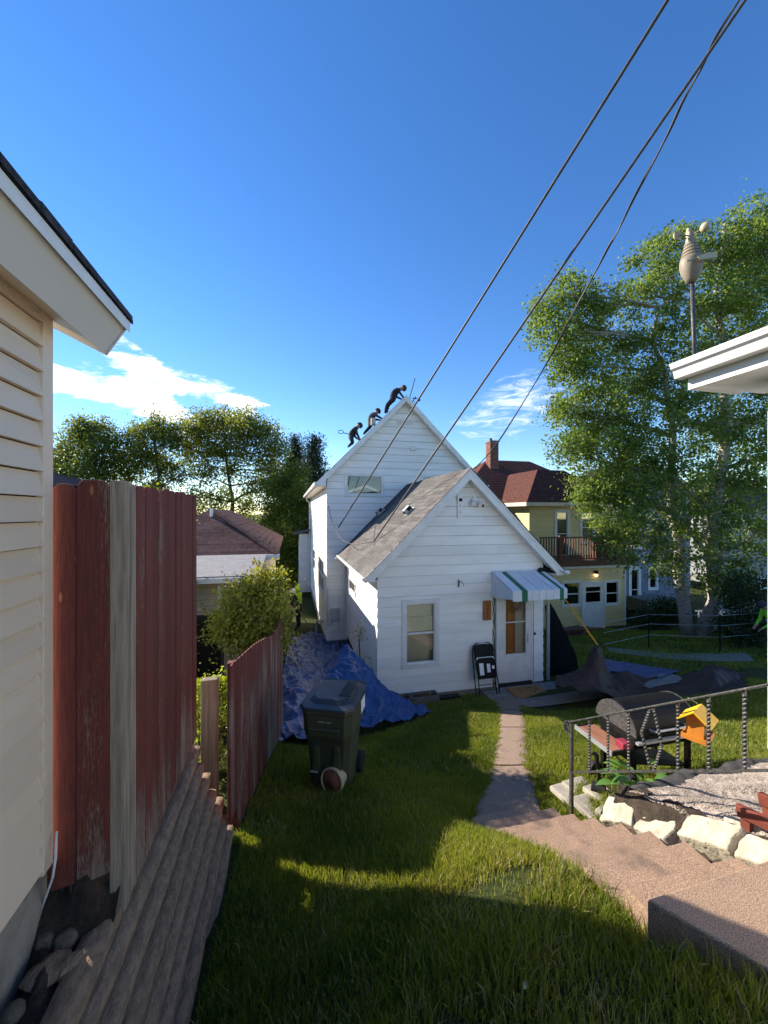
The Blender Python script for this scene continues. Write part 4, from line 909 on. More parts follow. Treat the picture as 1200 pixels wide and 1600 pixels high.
for k, (px, py, L_, W_, H_, yaw, pit) in enumerate([(966, 1268, .34, .27, .16, .25, -.50), (1025, 1290, .36, .25, .16, -.10, -.46), (1104, 1300, .42, .22, .17, -.05, -.48), (1150, 1297, .16, .16, .14, .4, -.3), (1192, 1334, .34, .20, .16, -.06, -.45)]):
    c = PU(px, py-5, 2.82 if k != 3 else 2.95); rot = Matrix.Rotation(yaw, 3, 'Z') @ Matrix.Rotation(pit, 3, 'X') @ Matrix.Rotation(-.5, 3, 'Y')
    bb = B(); nx, ny = 4, 8
    for zz in (-1, 1):
        for i in range(ny+1):
            for j in range(nx+1):
                x, y = (j/nx-.5)*2, (i/ny-.5)*2
                wob = 1+.06*math.sin(k*3+x*4+y*7)+random.uniform(-.025, .025); e = .93 if zz > 0 else 1.
                bb.v.append(tuple(rot @ Vector((x*W_/2*wob*e, y*L_/2*wob*e, zz*H_/2*(1+random.uniform(-.04, .04)))) + c - rot @ Vector((0, 0, H_/2))))
    n1_ = (nx+1)*(ny+1); ii = lambda z, i, j: z*n1_+i*(nx+1)+j
    for i in range(ny):
        for j in range(nx): bb.f.append((ii(1, i, j), ii(1, i, j+1), ii(1, i+1, j+1), ii(1, i+1, j))); bb.f.append((ii(0, i, j), ii(0, i+1, j), ii(0, i+1, j+1), ii(0, i, j+1)))
    for i in range(ny): bb.f.append((ii(0, i, 0), ii(1, i, 0), ii(1, i+1, 0), ii(0, i+1, 0))); bb.f.append((ii(0, i, nx), ii(0, i+1, nx), ii(1, i+1, nx), ii(1, i, nx)))
    for j in range(nx): bb.f.append((ii(0, 0, j), ii(0, 0, j+1), ii(1, 0, j+1), ii(1, 0, j))); bb.f.append((ii(0, ny, j), ii(1, ny, j), ii(1, ny, j+1), ii(0, ny, j+1)))
    bb.build('block', M_lime, blk, bevel=.014)
M_rag = mat('torn_landscape_fabric', (.02, .02, .022), (.05, .048, .046), 14, .9, .6, 40, rnd=0)
rows = []                                                # torn weed fabric along the far rim of the bed
for i in range(70):
    u = 2.9+1.9*i/69; zz = bedz(u, 2.8); hgt = .02+.035*abs(math.sin(u*13))*abs(math.cos(u*5.3))+random.uniform(0, .015)
    rows.append([(u, 2.70+random.uniform(-.03, .03), zz+.012), (u, 2.78, zz+hgt), (u, 2.83+random.uniform(-.01, .01), zz+hgt*.6), (u, 2.86, zz-.1)])
tag(B().grid(rows).build('weed_fabric', M_rag, smooth=True), 'torn black weed fabric along the rim of the gravel bed', 'fabric')
rbx = thing('red_wooden_frame', 'red stained wooden frame on the gravel at the right edge', 'planter', PU(1185, 1275, 2.98))
c0 = PU(1161, 1259, 2.98)
for off in (0., .20):
    p0 = Vector((c0.x+off, c0.y+.03, bedz(c0.x+off, c0.y)+.10)); p1 = p0+Vector((.06, -.75, .12))
    B().obox((p0+p1)/2, ((p1-p0).length, .045, .075), (p1-p0).to_track_quat('X', 'Z').to_matrix()).build('board', M_redbox, rbx, bevel=.004)
for off in (.0, .2):
    p0 = Vector((c0.x+off+.002, c0.y-.02, bedz(c0.x+off, c0.y)-.06)); B().box((p0.x-.02, p0.y-.03, p0.z), (p0.x+.02, p0.y+.025, p0.z+.125)).build('leg', M_redbox, rbx)
pvs = thing('patio_pavers', 'pale stone pavers set in the grass by the grill', 'pavers', PG(905, 1262))
for (px, py, w_x, w_y, rz) in ((893, 1243, .30, .34, .1), (922, 1262, .26, .30, .05), (944, 1246, .24, .34, .1), (958, 1275, .22, .24, .3), (905, 1230, .3, .22, .1)):
    c = PG(px, py); B().obox((c.x, c.y, c.z+.005), (w_x, w_y, .06), Matrix.Rotation(rz, 3, 'Z')).build('paver', M_paver, pvs, bevel=.012)

# ---- railing
ra = thing('stair_railing', 'black wrought iron stair railing with twisted bars and scroll end', 'railing', PU(893, 1268, 2.70))
UR = 2.695
def rp(px, py): return PU(px, py, UR)
topA, topB = rp(890, 1128), rp(1290, 1053); botA, botB = rp(890, 1206), rp(1290, 1203)
B().obox((topA+topB)/2, ((topB-topA).length, .038, .014), (topB-topA).to_track_quat('X', 'Z').to_matrix()).build('handrail', M_iron, ra, bevel=.004)
B().obox((botA+botB)/2, ((botB-botA).length, .016, .016), (botB-botA).to_track_quat('X', 'Z').to_matrix()).build('bottom_rail', M_iron, ra)
pb = rp(893, 1270); B().box((UR-.014, pb.y-.014, pb.z-.02), (UR+.014, pb.y+.014, topA.z)).build('post', M_iron, ra)
sc = [topA+Vector((0, .085-.085*math.cos(t)+.0, 0))+Vector((0, 0, 0)) for t in (0,)]
scr = []
for i in range(26):
    t = i/25*2*math.pi*1.35; rr = .062*(1-.62*i/25); scr.append(topA+Vector((0, .012+rr*math.sin(t)+.02*i/25, -.062+rr*math.cos(t))))
bb = B()
for i in range(25):
    a, b = scr[i], scr[i+1]; t = (b-a).normalized(); nn3 = Vector((1, 0, 0)).cross(t)*.005
    bb.add([a+nn3+Vector((-.019, 0, 0)), a+nn3+Vector((.019, 0, 0)), b+nn3+Vector((.019, 0, 0)), b+nn3+Vector((-.019, 0, 0)), a-nn3+Vector((-.019, 0, 0)), a-nn3+Vector((.019, 0, 0)), b-nn3+Vector((.019, 0, 0)), b-nn3+Vector((-.019, 0, 0))],
           [(0, 1, 2, 3), (7, 6, 5, 4), (0, 4, 5, 1), (1, 5, 6, 2), (2, 6, 7, 3), (3, 7, 4, 0)])
bb.build('scroll', M_iron, ra)
def railz(v, a, b): return a.z+(b.z-a.z)*(v-a.y)/(b.y-a.y)
def twist(p0, p1, parent, turns=9, r_=.0085):
    bb = B(); p0, p1 = Vector(p0), Vector(p1); ax = (p1-p0).normalized(); q = ax.cross(Vector((1, 0, 0))).normalized(); w = ax.cross(q); N_ = turns*6
    for i in range(N_+1):
        t = i/N_*turns*math.pi; f = p0.lerp(p1, i/N_); tw = t if .06 < i/N_ < .94 else 0
        for k in range(4):
            a = tw+k*math.pi/2+math.pi/4; bb.v.append(tuple(f+(q*math.cos(a)+w*math.sin(a))*r_*1.35))
    for i in range(N_):
        for k in range(4): bb.f.append((i*4+k, i*4+(k+1) % 4, i*4+4+(k+1) % 4, i*4+4+k))
    return bb.build('baluster', M_iron, parent)
for px in (921, 950, 982, 1059, 1107, 1163, 1235):
    p = rp(px, 1200); twist((UR, p.y, railz(p.y, botA, botB)), (UR, p.y, railz(p.y, topA, topB)-.006), ra)
pc, pl_, pr2 = rp(1019, 1200), rp(1002, 1200), rp(1034, 1200)
zt, zb_ = railz(pc.y, topA, topB)-.006, railz(pc.y, botA, botB)
zm = (zt+zb_)/2
for s in (pl_, pr2):
    twist((UR, pc.y+(s.y-pc.y)*.12, zt), (UR, s.y, zm), ra, 5); twist((UR, s.y, zm), (UR, pc.y+(s.y-pc.y)*.12, zb_), ra, 5)

# ---- bird feeder hung on the railing
bf = PU(1090, 1128, UR+.11)
fd = thing('bird_feeder', 'yellow roofed amber bird feeder with seed hung on the railing', 'bird feeder', bf)
rt = Matrix.Rotation(.42, 3, 'Z')
def bp3(x, y, z): return bf+rt @ Vector((x, y, z))
B().prism([bp3(-.085, -.065, -.10), bp3(.085, -.065, -.10), bp3(.085, .065, -.10), bp3(-.085, .065, -.10)], (0, 0, .012)).build('tray', M_feedo, fd)
for (a, b, c, d) in (((-.09, -.07), (.09, -.07), 0, 0), ((-.09, .07), (.09, .07), 0, 0), ((-.09, -.07), (-.09, .07), 0, 0), ((.09, -.07), (.09, .07), 0, 0)):
    p0, p1 = bp3(*a, -.088), bp3(*b, -.088); B().obox((p0+p1)/2, ((p1-p0).length, .008, .035), (p1-p0).to_track_quat('X', 'Z').to_matrix()).build('tray_edge', M_feedo, fd)
B().prism([bp3(-.07, 0-.05, -.095), bp3(-.07, .05, -.095), bp3(-.055, .05, .045), bp3(-.055, 0, .085), bp3(-.055, -.05, .045)], rt @ Vector((.008, 0, 0))).build('end_panel', M_feedo, fd)
B().prism([bp3(.062, -.05, -.095), bp3(.062, .05, -.095), bp3(.05, .05, .045), bp3(.05, 0, .085), bp3(.05, -.05, .045)], rt @ Vector((.008, 0, 0))).build('end_panel', M_feedo, fd)
B().prism([bp3(-.06, -.042, -.087), bp3(.06, -.042, -.087), bp3(.06, .042, -.087), bp3(-.06, .042, -.087)], (0, 0, .055)).build('seed', M_seed, fd)
for s in (-1, 1): B().prism([bp3(-.10, 0, .092), bp3(.10, 0, .092), bp3(.10, s*.095, .012), bp3(-.10, s*.095, .012)], (0, 0, .008)).build('roof', M_feed, fd)
B().tube([bp3(0, 0, .095), bp3(0, 0, .13), Vector((UR, bf.y-.02, railz(bf.y-.02, topA, topB)+.012))], .002, 5).build('hanger', M_metal, fd)

# ---- grill
gr = thing('barrel_grill', 'black barrel charcoal grill with wooden side shelf behind the railing', 'grill', (3.85, 3.6, -2.9))
gc = Vector((0, 3.6, -2.34)); g0_, g1_ = 3.50, 4.32; rad = .27
def arcp(a0, a1, nseg, r_): return [(gc.y+r_*math.cos(a0+(a1-a0)*i/nseg), gc.z+r_*.95*math.sin(a0+(a1-a0)*i/nseg)) for i in range(nseg+1)]
up_ = arcp(.02, math.pi-.02, 14, rad); lo_ = arcp(math.pi+.02, 2*math.pi-.02, 14, rad*.98)
lid = B().prism([(g0_, y, z) for y, z in up_], (g1_-g0_, 0, 0)).build('lid', M_black, gr, bevel=.01)
B().prism([(g0_+.01, y, z) for y, z in lo_], (g1_-g0_-.02, 0, 0)).build('firebox', M_black, gr, bevel=.008)
B().prism([(g0_-.008, y, z) for y, z in arcp(.02, math.pi-.02, 14, rad*1.02)], (.014, 0, 0)).build('end_rim', M_iron, lid)
B().prism([(g1_-.006, y, z) for y, z in arcp(.02, math.pi-.02, 14, rad*1.02)], (.014, 0, 0)).build('end_rim', M_iron, lid)
B().tube([(g0_+.18, gc.y-rad*.93, gc.z+.06), (g0_+.18, gc.y-rad*1.2, gc.z+.07), (g1_-.18, gc.y-rad*1.2, gc.z+.07), (g1_-.18, gc.y-rad*.93, gc.z+.06)], .012, 8).build('handle', M_metal, lid)
B().box((g0_-.01, gc.y-rad-.035, gc.z-.06), (g1_+.01, gc.y-rad+.0, gc.z-.035)).build('front_strip', M_metal, gr)
for x, y in ((g0_+.03, gc.y-.2), (g0_+.03, gc.y+.2), (g1_-.06, gc.y-.2), (g1_-.06, gc.y+.2)): B().box((x-.022, y-.022, gz(x, y)-.02), (x+.022, y+.022, gc.z-.1)).build('leg', M_black, gr)
sh_ = B()
for k in range(5): pass
shf = thing  # (name kept free)
sz_ = -2.455
B().box((3.2, 3.33, sz_-.03), (3.44, 3.35, sz_+.015)).build('shelf_frame', M_black, gr); B().box((3.2, 3.84, sz_-.03), (3.44, 3.86, sz_+.015)).build('shelf_frame', M_black, gr)
B().box((3.19, 3.33, sz_-.03), (3.205, 3.86, sz_+.018)).build('shelf_frame', M_metal, gr)
for k in range(4): B().box((3.207+k*.058, 3.352, sz_-.012), (3.207+k*.058+.055, 3.838, sz_+.008)).build('shelf_slat', mat('shelf_wood', (.34, .15, .085), (.24, .10, .06), 7, .6, rnd=.15, stretch=(3, .5, 3)), gr)
B().box((3.34, 3.33, sz_+.012), (3.44, 3.44, sz_+.075)).build('red_tin', mat('dark_red_tin', (.30, .02, .05), (.22, .015, .04), 5, .4, rnd=0), gr, bevel=.008)
B().obox((3.9, gc.y-.05, -2.72), (.75, .3, .012), Matrix.Rotation(.18, 3, 'Y')).build('lower_shelf', M_black, gr)
B().tube([(3.25, 3.34, sz_-.03), (3.52, 3.38, -2.75)], .01, 6).build('brace', M_iron, gr)
for y in (3.36, 3.86):
    wq = B().lathe([(.02, -.03), (.085, -.028), (.09, -.01), (.09, .01), (.085, .028), (.02, .03)], (3.47, y, gz(3.47, y)+.09), 18, Vector((0, 1, 0))).build('wheel', M_rubber, gr)
# garden hand tool (rake handle end) leaning by the grill
hp0, hp1 = PG(935, 1243), P(933, 1180, 3.98)
tl_ = thing('post_roller', 'bent black handle with a cylinder foot left of the grill', 'tool', hp0)
B().tube([hp0+Vector((0, 0, .09)), hp0+Vector((.01, 0, .2)), hp1+Vector((.0, 0, -.05)), hp1, hp1+Vector((-.03, 0, .02)), hp1+Vector((-.09, 0, .02))], .019, 8).build('handle', M_black, tl_, smooth=True)
B().lathe([(.05, -.07), (.055, -.06), (.055, .06), (.05, .07)], hp0+Vector((0, 0, .07)), 14, Vector((.7, -.7, 0))).build('foot', M_rubber, tl_)

# ---- broad leaf plants by the grill
def broad(name, label, c, nleaf, ln, seedv, m, height=.3):
    rs = random.Random(seedv); t = thing(name, label, 'plant', c); b = B()
    for i in range(nleaf):
        a = rs.uniform(0, 6.28); h = rs.uniform(.1, 1)*height; r_ = rs.uniform(.05, .24); p = Vector(c)+Vector((math.cos(a)*r_, math.sin(a)*r_, h)); l = ln*rs.uniform(.7, 1.25); d = Vector((math.cos(a), math.sin(a), rs.uniform(-.15, .5))).normalized(); s = Vector((-math.sin(a), math.cos(a), rs.uniform(-.2, .2)))
        V_ = []
        for q_, wd in ((0, .04), (.25, .34), (.5, .42), (.75, .30), (1, .0)):
            mid = p+d*l*q_-Vector((0, 0, l*.35*q_*q_)); V_ += [mid+s*l*wd*.62+Vector((0, 0, l*wd*.22)), mid, mid-s*l*wd*.62+Vector((0, 0, l*wd*.22))]
        b.add(V_, [(k*3+j, k*3+j+1, k*3+4+j, k*3+3+j) for k in range(4) for j in range(2)])
    b.build('leaves', m, t, smooth=True)
    sb = B()
    for i in range(14):
        a = rs.uniform(0, 6.28); r_ = rs.uniform(.03, .2); sb.tube([Vector(c)-Vector((0, 0, .05)), Vector(c)+Vector((math.cos(a)*r_*.5, math.sin(a)*r_*.5, height*.5)), Vector(c)+Vector((math.cos(a)*r_, math.sin(a)*r_, height*.9))], .005, 4)
    sb.build('stems', m, t); return t
hc = P(1000, 1215, 3.75); broad('leafy_plant', 'broad leaved green plant growing under the grill', (hc.x, hc.y, gz(hc.x, hc.y)), 70, .15, 4, L_hosta, .42)
hc = P(948, 1285, 3.55); leaves_o = broad('ground_weed', 'low feathery green weed by the white edging blocks', (hc.x, hc.y, gz(hc.x, hc.y)), 60, .06, 5, L_vine, .12)

# ================================================================== BIN, POT, TARPS
bc = PG(521, 1236); bc = Vector((bc.x+.05, bc.y+.30, 0)); bc.z = gz(bc.x, bc.y)
bn = thing('trash_bin', 'dark olive wheeled trash bin with black lid on the shaded lawn', 'trash bin', bc)
th = R(-24); RB = Matrix.Rotation(th, 3, 'Z')
def bq(x, y, z): return bc+RB @ Vector((x, y, z))
def ring(w, dpt, z, cham=.05): return [bq(-w/2+cham, -dpt/2, z), bq(w/2-cham, -dpt/2, z), bq(w/2, -dpt/2+cham, z), bq(w/2, dpt/2-cham, z), bq(w/2-cham, dpt/2, z), bq(-w/2+cham, dpt/2, z), bq(-w/2, dpt/2-cham, z), bq(-w/2, -dpt/2+cham, z)]
lv_ = [(.46, .50, .0), (.475, .52, .10), (.50, .57, .42), (.53, .61, .62), (.60, .70, .74), (.62, .735, .99), (.645, .76, 1.0), (.645, .76, 1.04)]
bb = B()
for w, dpt, z in lv_: bb.v += [tuple(p) for p in ring(w, dpt, z, .06 if z < .7 else .085)]
for i in range(len(lv_)-1):
    for k in range(8): bb.f.append((i*8+k, i*8+(k+1) % 8, i*8+8+(k+1) % 8, i*8+8+k))
bb.f.append(tuple(reversed(range(8)))); bb.f.append(tuple((len(lv_)-1)*8+k for k in range(8)))
body = bb.build('body', M_bin, bn, bevel=.012)
lb_ = B()
for (w, dpt, z, dy) in ((.67, .79, 1.042, 0), (.68, .80, 1.055, 0), (.66, .78, 1.078, 0), (.50, .62, 1.085, .02), (.44, .54, 1.125, .03)):
    lb_.v += [tuple(p+RB @ Vector((0, dy, 0))) for p in ring(w, dpt, z, .09)]
for i in range(4):
    for k in range(8): lb_.f.append((i*8+k, i*8+(k+1) % 8, i*8+8+(k+1) % 8, i*8+8+k))
lb_.f.append(tuple(reversed(range(8)))); lb_.f.append(tuple(32+k for k in range(8)))
lid_ = lb_.build('lid', M_lid, bn, bevel=.008)
for k in range(5): B().obox(bq(.10+.033*k, .06, 1.131), (.016, .40, .02), RB).build('lid_rib', M_lid, lid_, bevel=.004)
B().tube([bq(-.27, .40, 1.02), bq(-.27, .46, 1.05), bq(.27, .46, 1.05), bq(.27, .40, 1.02)], .016, 8).build('handle', M_bin, bn)
B().tube([bq(-.2, -.375, .83), bq(.17, -.375, .83)], .018, 8).build('grab_bar', M_bin, bn)
for s in (-1, 1): B().prism([bq(s*.13-.05, -.285, .30), bq(s*.13+.05, -.285, .30), bq(s*.13+(.035 if s < 0 else .02), -.30, .62), bq(s*.13-(.02 if s < 0 else .035), -.30, .62)], RB @ Vector((0, -.035, 0))).build('rib', M_bin, bn, bevel=.008)
B().prism([bq(-.10, -.292, .58), bq(.10, -.292, .58), bq(.10, -.31, .64), bq(-.10, -.31, .64)], RB @ Vector((0, -.02, 0))).build('rib', M_bin, bn)
for s in (-1, 1): B().tube([bq(s*.15-.045, -.325, .30), bq(s*.15+.045, -.325, .30)], .010, 6).build('catch_bar', M_metal, bn)
mk = B()
for k, w in enumerate((.014, .012, .014, .012, .006, .013, .013, .012)): mk.obox(bq(-.075+.02*k, -.377, .92), (w, .004, .018 if k != 4 else .006), RB)
mk.build('stamp', mat('faded_print', (.32, .32, .30), (.25, .25, .23), 60, .7, rnd=0), bn)
B().obox(bq(.318, .18, .90), (.006, .2, .16), RB).build('sticker', M_sticker, bn)
for s in (-1, 1): B().lathe([(.03, -.03), (.125, -.028), (.13, -.01), (.13, .01), (.125, .028), (.03, .03)], bq(s*.27, .25, .12), 20, RB @ Vector((1, 0, 0))).build('wheel', M_rubber, bn)
pc_ = PG(523, 1238); pc_ = Vector((pc_.x, pc_.y+.03, 0)); pc_.z = gz(pc_.x, pc_.y)
pt = thing('flower_pot', 'cream flower pot with orange inside lying on its side before the bin', 'flower pot', pc_)
ax = Vector((-.62, -.74, .12)).normalized(); c = pc_+Vector((.03, .03, .145))
B().lathe([(.085, -.10), (.105, -.06), (.135, .04), (.145, .10), (.148, .12), (.128, .12), (.124, .10), (.112, .02), (.09, -.06), (.02, -.065)], c, 24, ax).build('shell', [M_pot], pt, smooth=True)
B().lathe([(.124, .112), (.111, .02), (.089, -.058), (.02, -.062)], c+ax*.001, 24, ax).build('lining', M_potin, pt, smooth=True)
OCC = set()
def sheet(ctrl, nu, nv, amp, seedv, freq=7., lift=0.02, ground_clip=True, fold=.0):
    """smooth sheet through a grid of control points with creases; kept above the ground"""
    C = np.array([[tuple(p) for p in r_] for r_ in ctrl]); h, w, _ = C.shape; g = np.random.default_rng(seedv)
    def cr(t, nctl):
        x = t*(nctl-1); i = np.clip(np.floor(x).astype(int), 0, nctl-2); f = x-i; Wm = np.zeros((len(t), nctl))
        for k in range(len(t)):
            ff_ = f[k]; a = np.array([-.5*ff_**3+ff_**2-.5*ff_, 1.5*ff_**3-2.5*ff_**2+1, -1.5*ff_**3+2*ff_**2+.5*ff_, .5*ff_**3-.5*ff_**2])
            for q_, j in enumerate(range(i[k]-1, i[k]+3)): Wm[k, min(max(j, 0), nctl-1)] += a[q_]
        return Wm
    A = cr(np.linspace(0, 1, nv), h); D = cr(np.linspace(0, 1, nu), w); S = np.einsum('ih,hwc,jw->ijc', A, C, D)
    z = np.zeros((nv, nu)); x, y = S[..., 0], S[..., 1]
    for o_ in range(16):
        a = g.uniform(0, math.pi); fr = freq*g.uniform(.6, 2.6); ph = g.uniform(0, 6.28); wv = np.sin((x*math.cos(a)+(y)*math.sin(a)+.55*S[..., 2]*math.sin(a*3))*fr+ph+1.6*np.sin(x*fr*.37+y*fr*.29+ph*2))
        z += (1-np.abs(wv))**1.5*g.uniform(.4, 1)*(freq/fr)**1.3
    z = (z-z.mean())/z.std()*amp
    S[..., 2] += z; S[..., 0] += np.roll(z, 3, 0)*.35; S[..., 1] += np.roll(z, 4, 1)*.35
    if ground_clip: S[..., 2] = np.maximum(S[..., 2], ground(S[..., 0], S[..., 1])+lift+np.abs(z)*.3)
    OCC.update(zip(np.floor(S[..., 0].ravel()/.07).astype(int).tolist(), np.floor(S[..., 1].ravel()/.07).astype(int).tolist()))
    return [[tuple(p) for p in r_] for r_ in S]
def gp_(px, py, up=.04): p = PG(px, py); return Vector((p.x, p.y, p.z+up))
ca = [[gp_(455, 1000, .05), gp_(490, 990, .05), gp_(520, 1003, .1), gp_(548, 1012, .25)], [gp_(447, 1030, .15), gp_(485, 1030, .3), gp_(515, 1035, .3), gp_(545, 1040, .3)],
      [gp_(441, 1075, .2), gp_(470, 1075, .35), gp_(505, 1085, .3), gp_(530, 1090, .3)], [gp_(437, 1120, .1), gp_(462, 1120, .35), gp_(490, 1130, .25), gp_(515, 1130, .1)], [gp_(432, 1156, .0), gp_(452, 1166, .05), gp_(480, 1166, .05), gp_(510, 1160, .0)]]
tag(B().grid(sheet(ca, 190, 220, .042, 21, 6.)).build('blue_tarp', M_tarpw, smooth=True), 'crumpled blue tarp with pale sheen blotches heaped in the alley by the red picket fence', 'tarp')
cb = [[P(512, 1046, 8.3), P(540, 1013, 8.55), P(566, 1030, 8.45), P(590, 1062, 8.35), P(632, 1092, 8.25), P(664, 1103, 8.1)],
      [P(505, 1065, 7.8), P(545, 1045, 8.0), P(575, 1062, 7.95), P(605, 1085, 7.95), P(645, 1108, 7.9), P(674, 1113, 7.9)],
      [P(512, 1095, 7.3), P(548, 1090, 7.4), P(585, 1098, 7.45), P(618, 1110, 7.5), P(645, 1117, 7.6), P(664, 1119, 7.7)],
      [P(520, 1130, 6.8), P(555, 1133, 6.85), P(585, 1130, 6.95), P(612, 1124, 7.2), P(635, 1121, 7.4), P(655, 1121, 7.6)]]
tag(B().grid(sheet(cb, 190, 140, .034, 22, 8., lift=.012)).build('blue_tarp', M_tarp, smooth=True), 'bright blue tarp draped like a tent against the white house corner', 'tarp')
bpx = (868, 905, 934, 953, 985, 1040, 1088, 1120, 1166)
cbr = [[P(x_, y_, d_) for x_, y_ in zip(bpx, ys_)] for ys_, d_ in (((1056, 1050, 1046, 1052, 1052, 1060, 1050, 1045, 1056), 8.9), ((1062, 1046, 1009, 1057, 1068, 1073, 1054, 1042, 1066), 8.35), ((1067, 1060, 1052, 1072, 1083, 1088, 1076, 1066, 1086), 7.9), ((1073, 1076, 1078, 1086, 1093, 1099, 1096, 1096, 1107), 7.5))]
tag(B().grid(sheet(cbr, 170, 110, .022, 23, 5., lift=.015)).build('brown_tarp', M_btarp, smooth=True), 'dark brown tarp slumped on the grass, held up by a yellow strap', 'tarp')
cbl = [[gp_(918, 1030), gp_(975, 1036), gp_(1062, 1051)], [gp_(930, 1040), gp_(985, 1048), gp_(1040, 1060)], [gp_(940, 1050), gp_(990, 1058), gp_(1030, 1066)]]
tag(B().grid(sheet(cbl, 60, 30, .01, 24, 6., lift=.02)).build('blue_tarp', M_tarp, smooth=True), 'flat strip of blue tarp lying on grass behind the brown one', 'tarp')
cn = [[PV(852, 945, 8.75), PV(857, 943, 8.9), PV(864, 950, 9.1)], [PV(853, 1000, 8.75), PV(874, 1000, 8.8), PV(894, 1010, 9.0)], [PV(854, 1058, 8.7), PV(880, 1056, 8.6), PV(905, 1050, 8.9)]]
tag(B().grid(sheet(cn, 40, 60, .02, 25, 6., ground_clip=False)).build('black_netting', M_net, smooth=True), 'black netting hanging from the right corner of the white house', 'netting')
s0, s1 = PV(852, 893, 8.45), P(934, 1008, 8.5)
tag(B().obox((s0+s1)/2, ((s1-s0).length, .035, .012), (s1-s0).to_track_quat('X', 'Y').to_matrix()).build('yellow_strap', M_strap), 'taut yellow strap from the eave down to the brown tarp', 'strap')

# ================================================================== NEIGHBOUR HOUSE LEFT
nh = thing('tan_house', 'low tan house with brown hip roof and flat porch roof behind the shrub', 'house', (-2.4, 13, -3.3))
plank_wall(nh, 'x', 8.65, -1, -3.4, -1.34, .125, -5.2, -.72, M_tan, [(PV(340, 930, 8.65).x, PV(340, 930, 8.65).x+.72, -2.1, -1.5)], t=.015)
window(nh, 'x', 8.65, -1, PV(340, 930, 8.65).x, PV(340, 930, 8.65).x+.72, -2.1, -1.5, .06, .03)
B().box((-5.2, 8.85, -3.4), (-.77, 11.2, -1.40)).build('porch_core', M_dark, nh)
B().box((-.76, 8.66, -3.4), (-.72, 11.2, -1.36)).build('porch_wall', M_tan, nh)
B().prism([(-5.4, 8.34, -1.33), (-5.4, 10.85, -1.16), (-5.4, 10.85, -1.08), (-5.4, 8.34, -1.26)], (4.80, 0, 0)).build('porch_roof', M_greyroof, nh)
B().box((-5.4, 8.26, -1.385), (-.60, 8.338, -1.285)).build('gutter', M_trim, nh)
B().box((-4.15, 11.15, -3.5), (-.65, 18.9, -1.2)).build('wall', M_tan, nh)
hx0, hx1, hy0, hy1, hze, hza = -4.45, -.33, 10.8, 19.3, -1.10, .12; cxh = (hx0+hx1)/2; hw = (hx1-hx0)/2
B().add([(hx0, hy0, hze-.01), (hx1, hy0, hze-.01), (hx1, hy1, hze-.01), (hx0, hy1, hze-.01), (cxh, hy0+hw, hza-.01), (cxh, hy1-hw, hza-.01)], [(0, 1, 4), (1, 2, 5, 4), (2, 3, 5), (3, 0, 4, 5), (3, 2, 1, 0)]).build('roof', M_brownshing, nh)
NC2 = 13                                                   # shingle courses of the front hip
for c in range(NC2):
    f0, f1_ = c/NC2, (c+1)/NC2; y0, y1 = hy0+hw*f0, hy0+hw*f1_; z0, z1 = hze+(hza-hze)*f0, hze+(hza-hze)*f1_
    xa, xb = hx0+hw*f0, hx1-hw*f0; x = xa
    while x < xb-.05:
        x2 = min(x+random.choice((.45, .6, .75)), xb)
        sft = hw*(f1_-f0); tl1 = max(x, xa+sft) if x <= xa+.001 else x; tr1 = min(x2, xb-sft) if x2 >= xb-.001 else x2
        if tr1 > tl1:
            rj_ = random.uniform(.0, .006)
            B().add([(x+.004, y0-.03, z0-.03), (x2-.004, y0-.03, z0-.03), (tr1-.004, y1, z1+.003), (tl1+.004, y1, z1+.003), (x+.004, y0-.03, z0-.011+rj_*.6), (x2-.004, y0-.03, z0-.011+rj_*.6), (tr1-.004, y1, z1+.007), (tl1+.004, y1, z1+.007)],
                    [(0, 3, 2, 1), (4, 5, 6, 7), (0, 1, 5, 4), (1, 2, 6, 5), (2, 3, 7, 6), (3, 0, 4, 7)]).build('shingle', M_brownshing, nh)
        x = x2
rcs = B()
for c in range(NC2):
    f0, f1_ = c/NC2, (c+1)/NC2; xa, xb = hx1-hw*f0+.02, hx1-hw*f1_; z0, z1 = hze+(hza-hze)*f0, hze+(hza-hze)*f1_; ya, yb_ = hy0+hw*f0, hy1-hw*f0
    y = ya
    while y < yb_: rcs.prism([(xa, y, z0-.03), (xb, y, z1+.002), (xb, y, z1+.006), (xa, y, z0-.005+random.uniform(0, .005))], (0, min(.6, yb_-y)-.006, 0)); y += .6
stuff(rcs.build('shingle_courses', M_brownshing, nh))
for k in range(9):                                          # hip caps
    f = k/9; a = Vector((hx1, hy0, hze)).lerp(Vector((cxh, hy0+hw, hza)), f); b = Vector((hx1, hy0, hze)).lerp(Vector((cxh, hy0+hw, hza)), f+.118)
    B().obox((a+b)/2+Vector((0, 0, .022)), ((b-a).length, .2, .02), (b-a).to_track_quat('X', 'Z').to_matrix()).build('hip_cap', M_brownshing, nh)
B().box((hx1-.28, hy0-.06, hze-.12), (hx1+.06, hy0+.05, hze+.01)).build('gutter_end', M_trim, nh)
B().tube([(cxh+.12, hy0+hw-.35, hza-.3), (cxh+.12, hy0+hw-.35, hza+.03)], .045, 8).build('vent_pipe', M_trim, nh)
tb = P(330, 1010, 7.9); tb.z = gz(tb.x, tb.y)
tb_o = thing('black_bin', 'black storage bin against the tan house wall', 'bin', tb)
B().box((tb.x-.5, tb.y-.25, tb.z), (tb.x+.22, tb.y+.3, -2.15)).build('body', M_black, tb_o, bevel=.03)
B().box((tb.x-.53, tb.y-.28, -2.145), (tb.x+.25, tb.y+.33, -2.08)).build('lid', M_black, tb_o, bevel=.02)
B().lathe([(.035, 0), (.04, .06), (.02, .1)], (tb.x+.1, tb.y, -2.08), 10).build('knob', M_black, tb_o)
rows = []
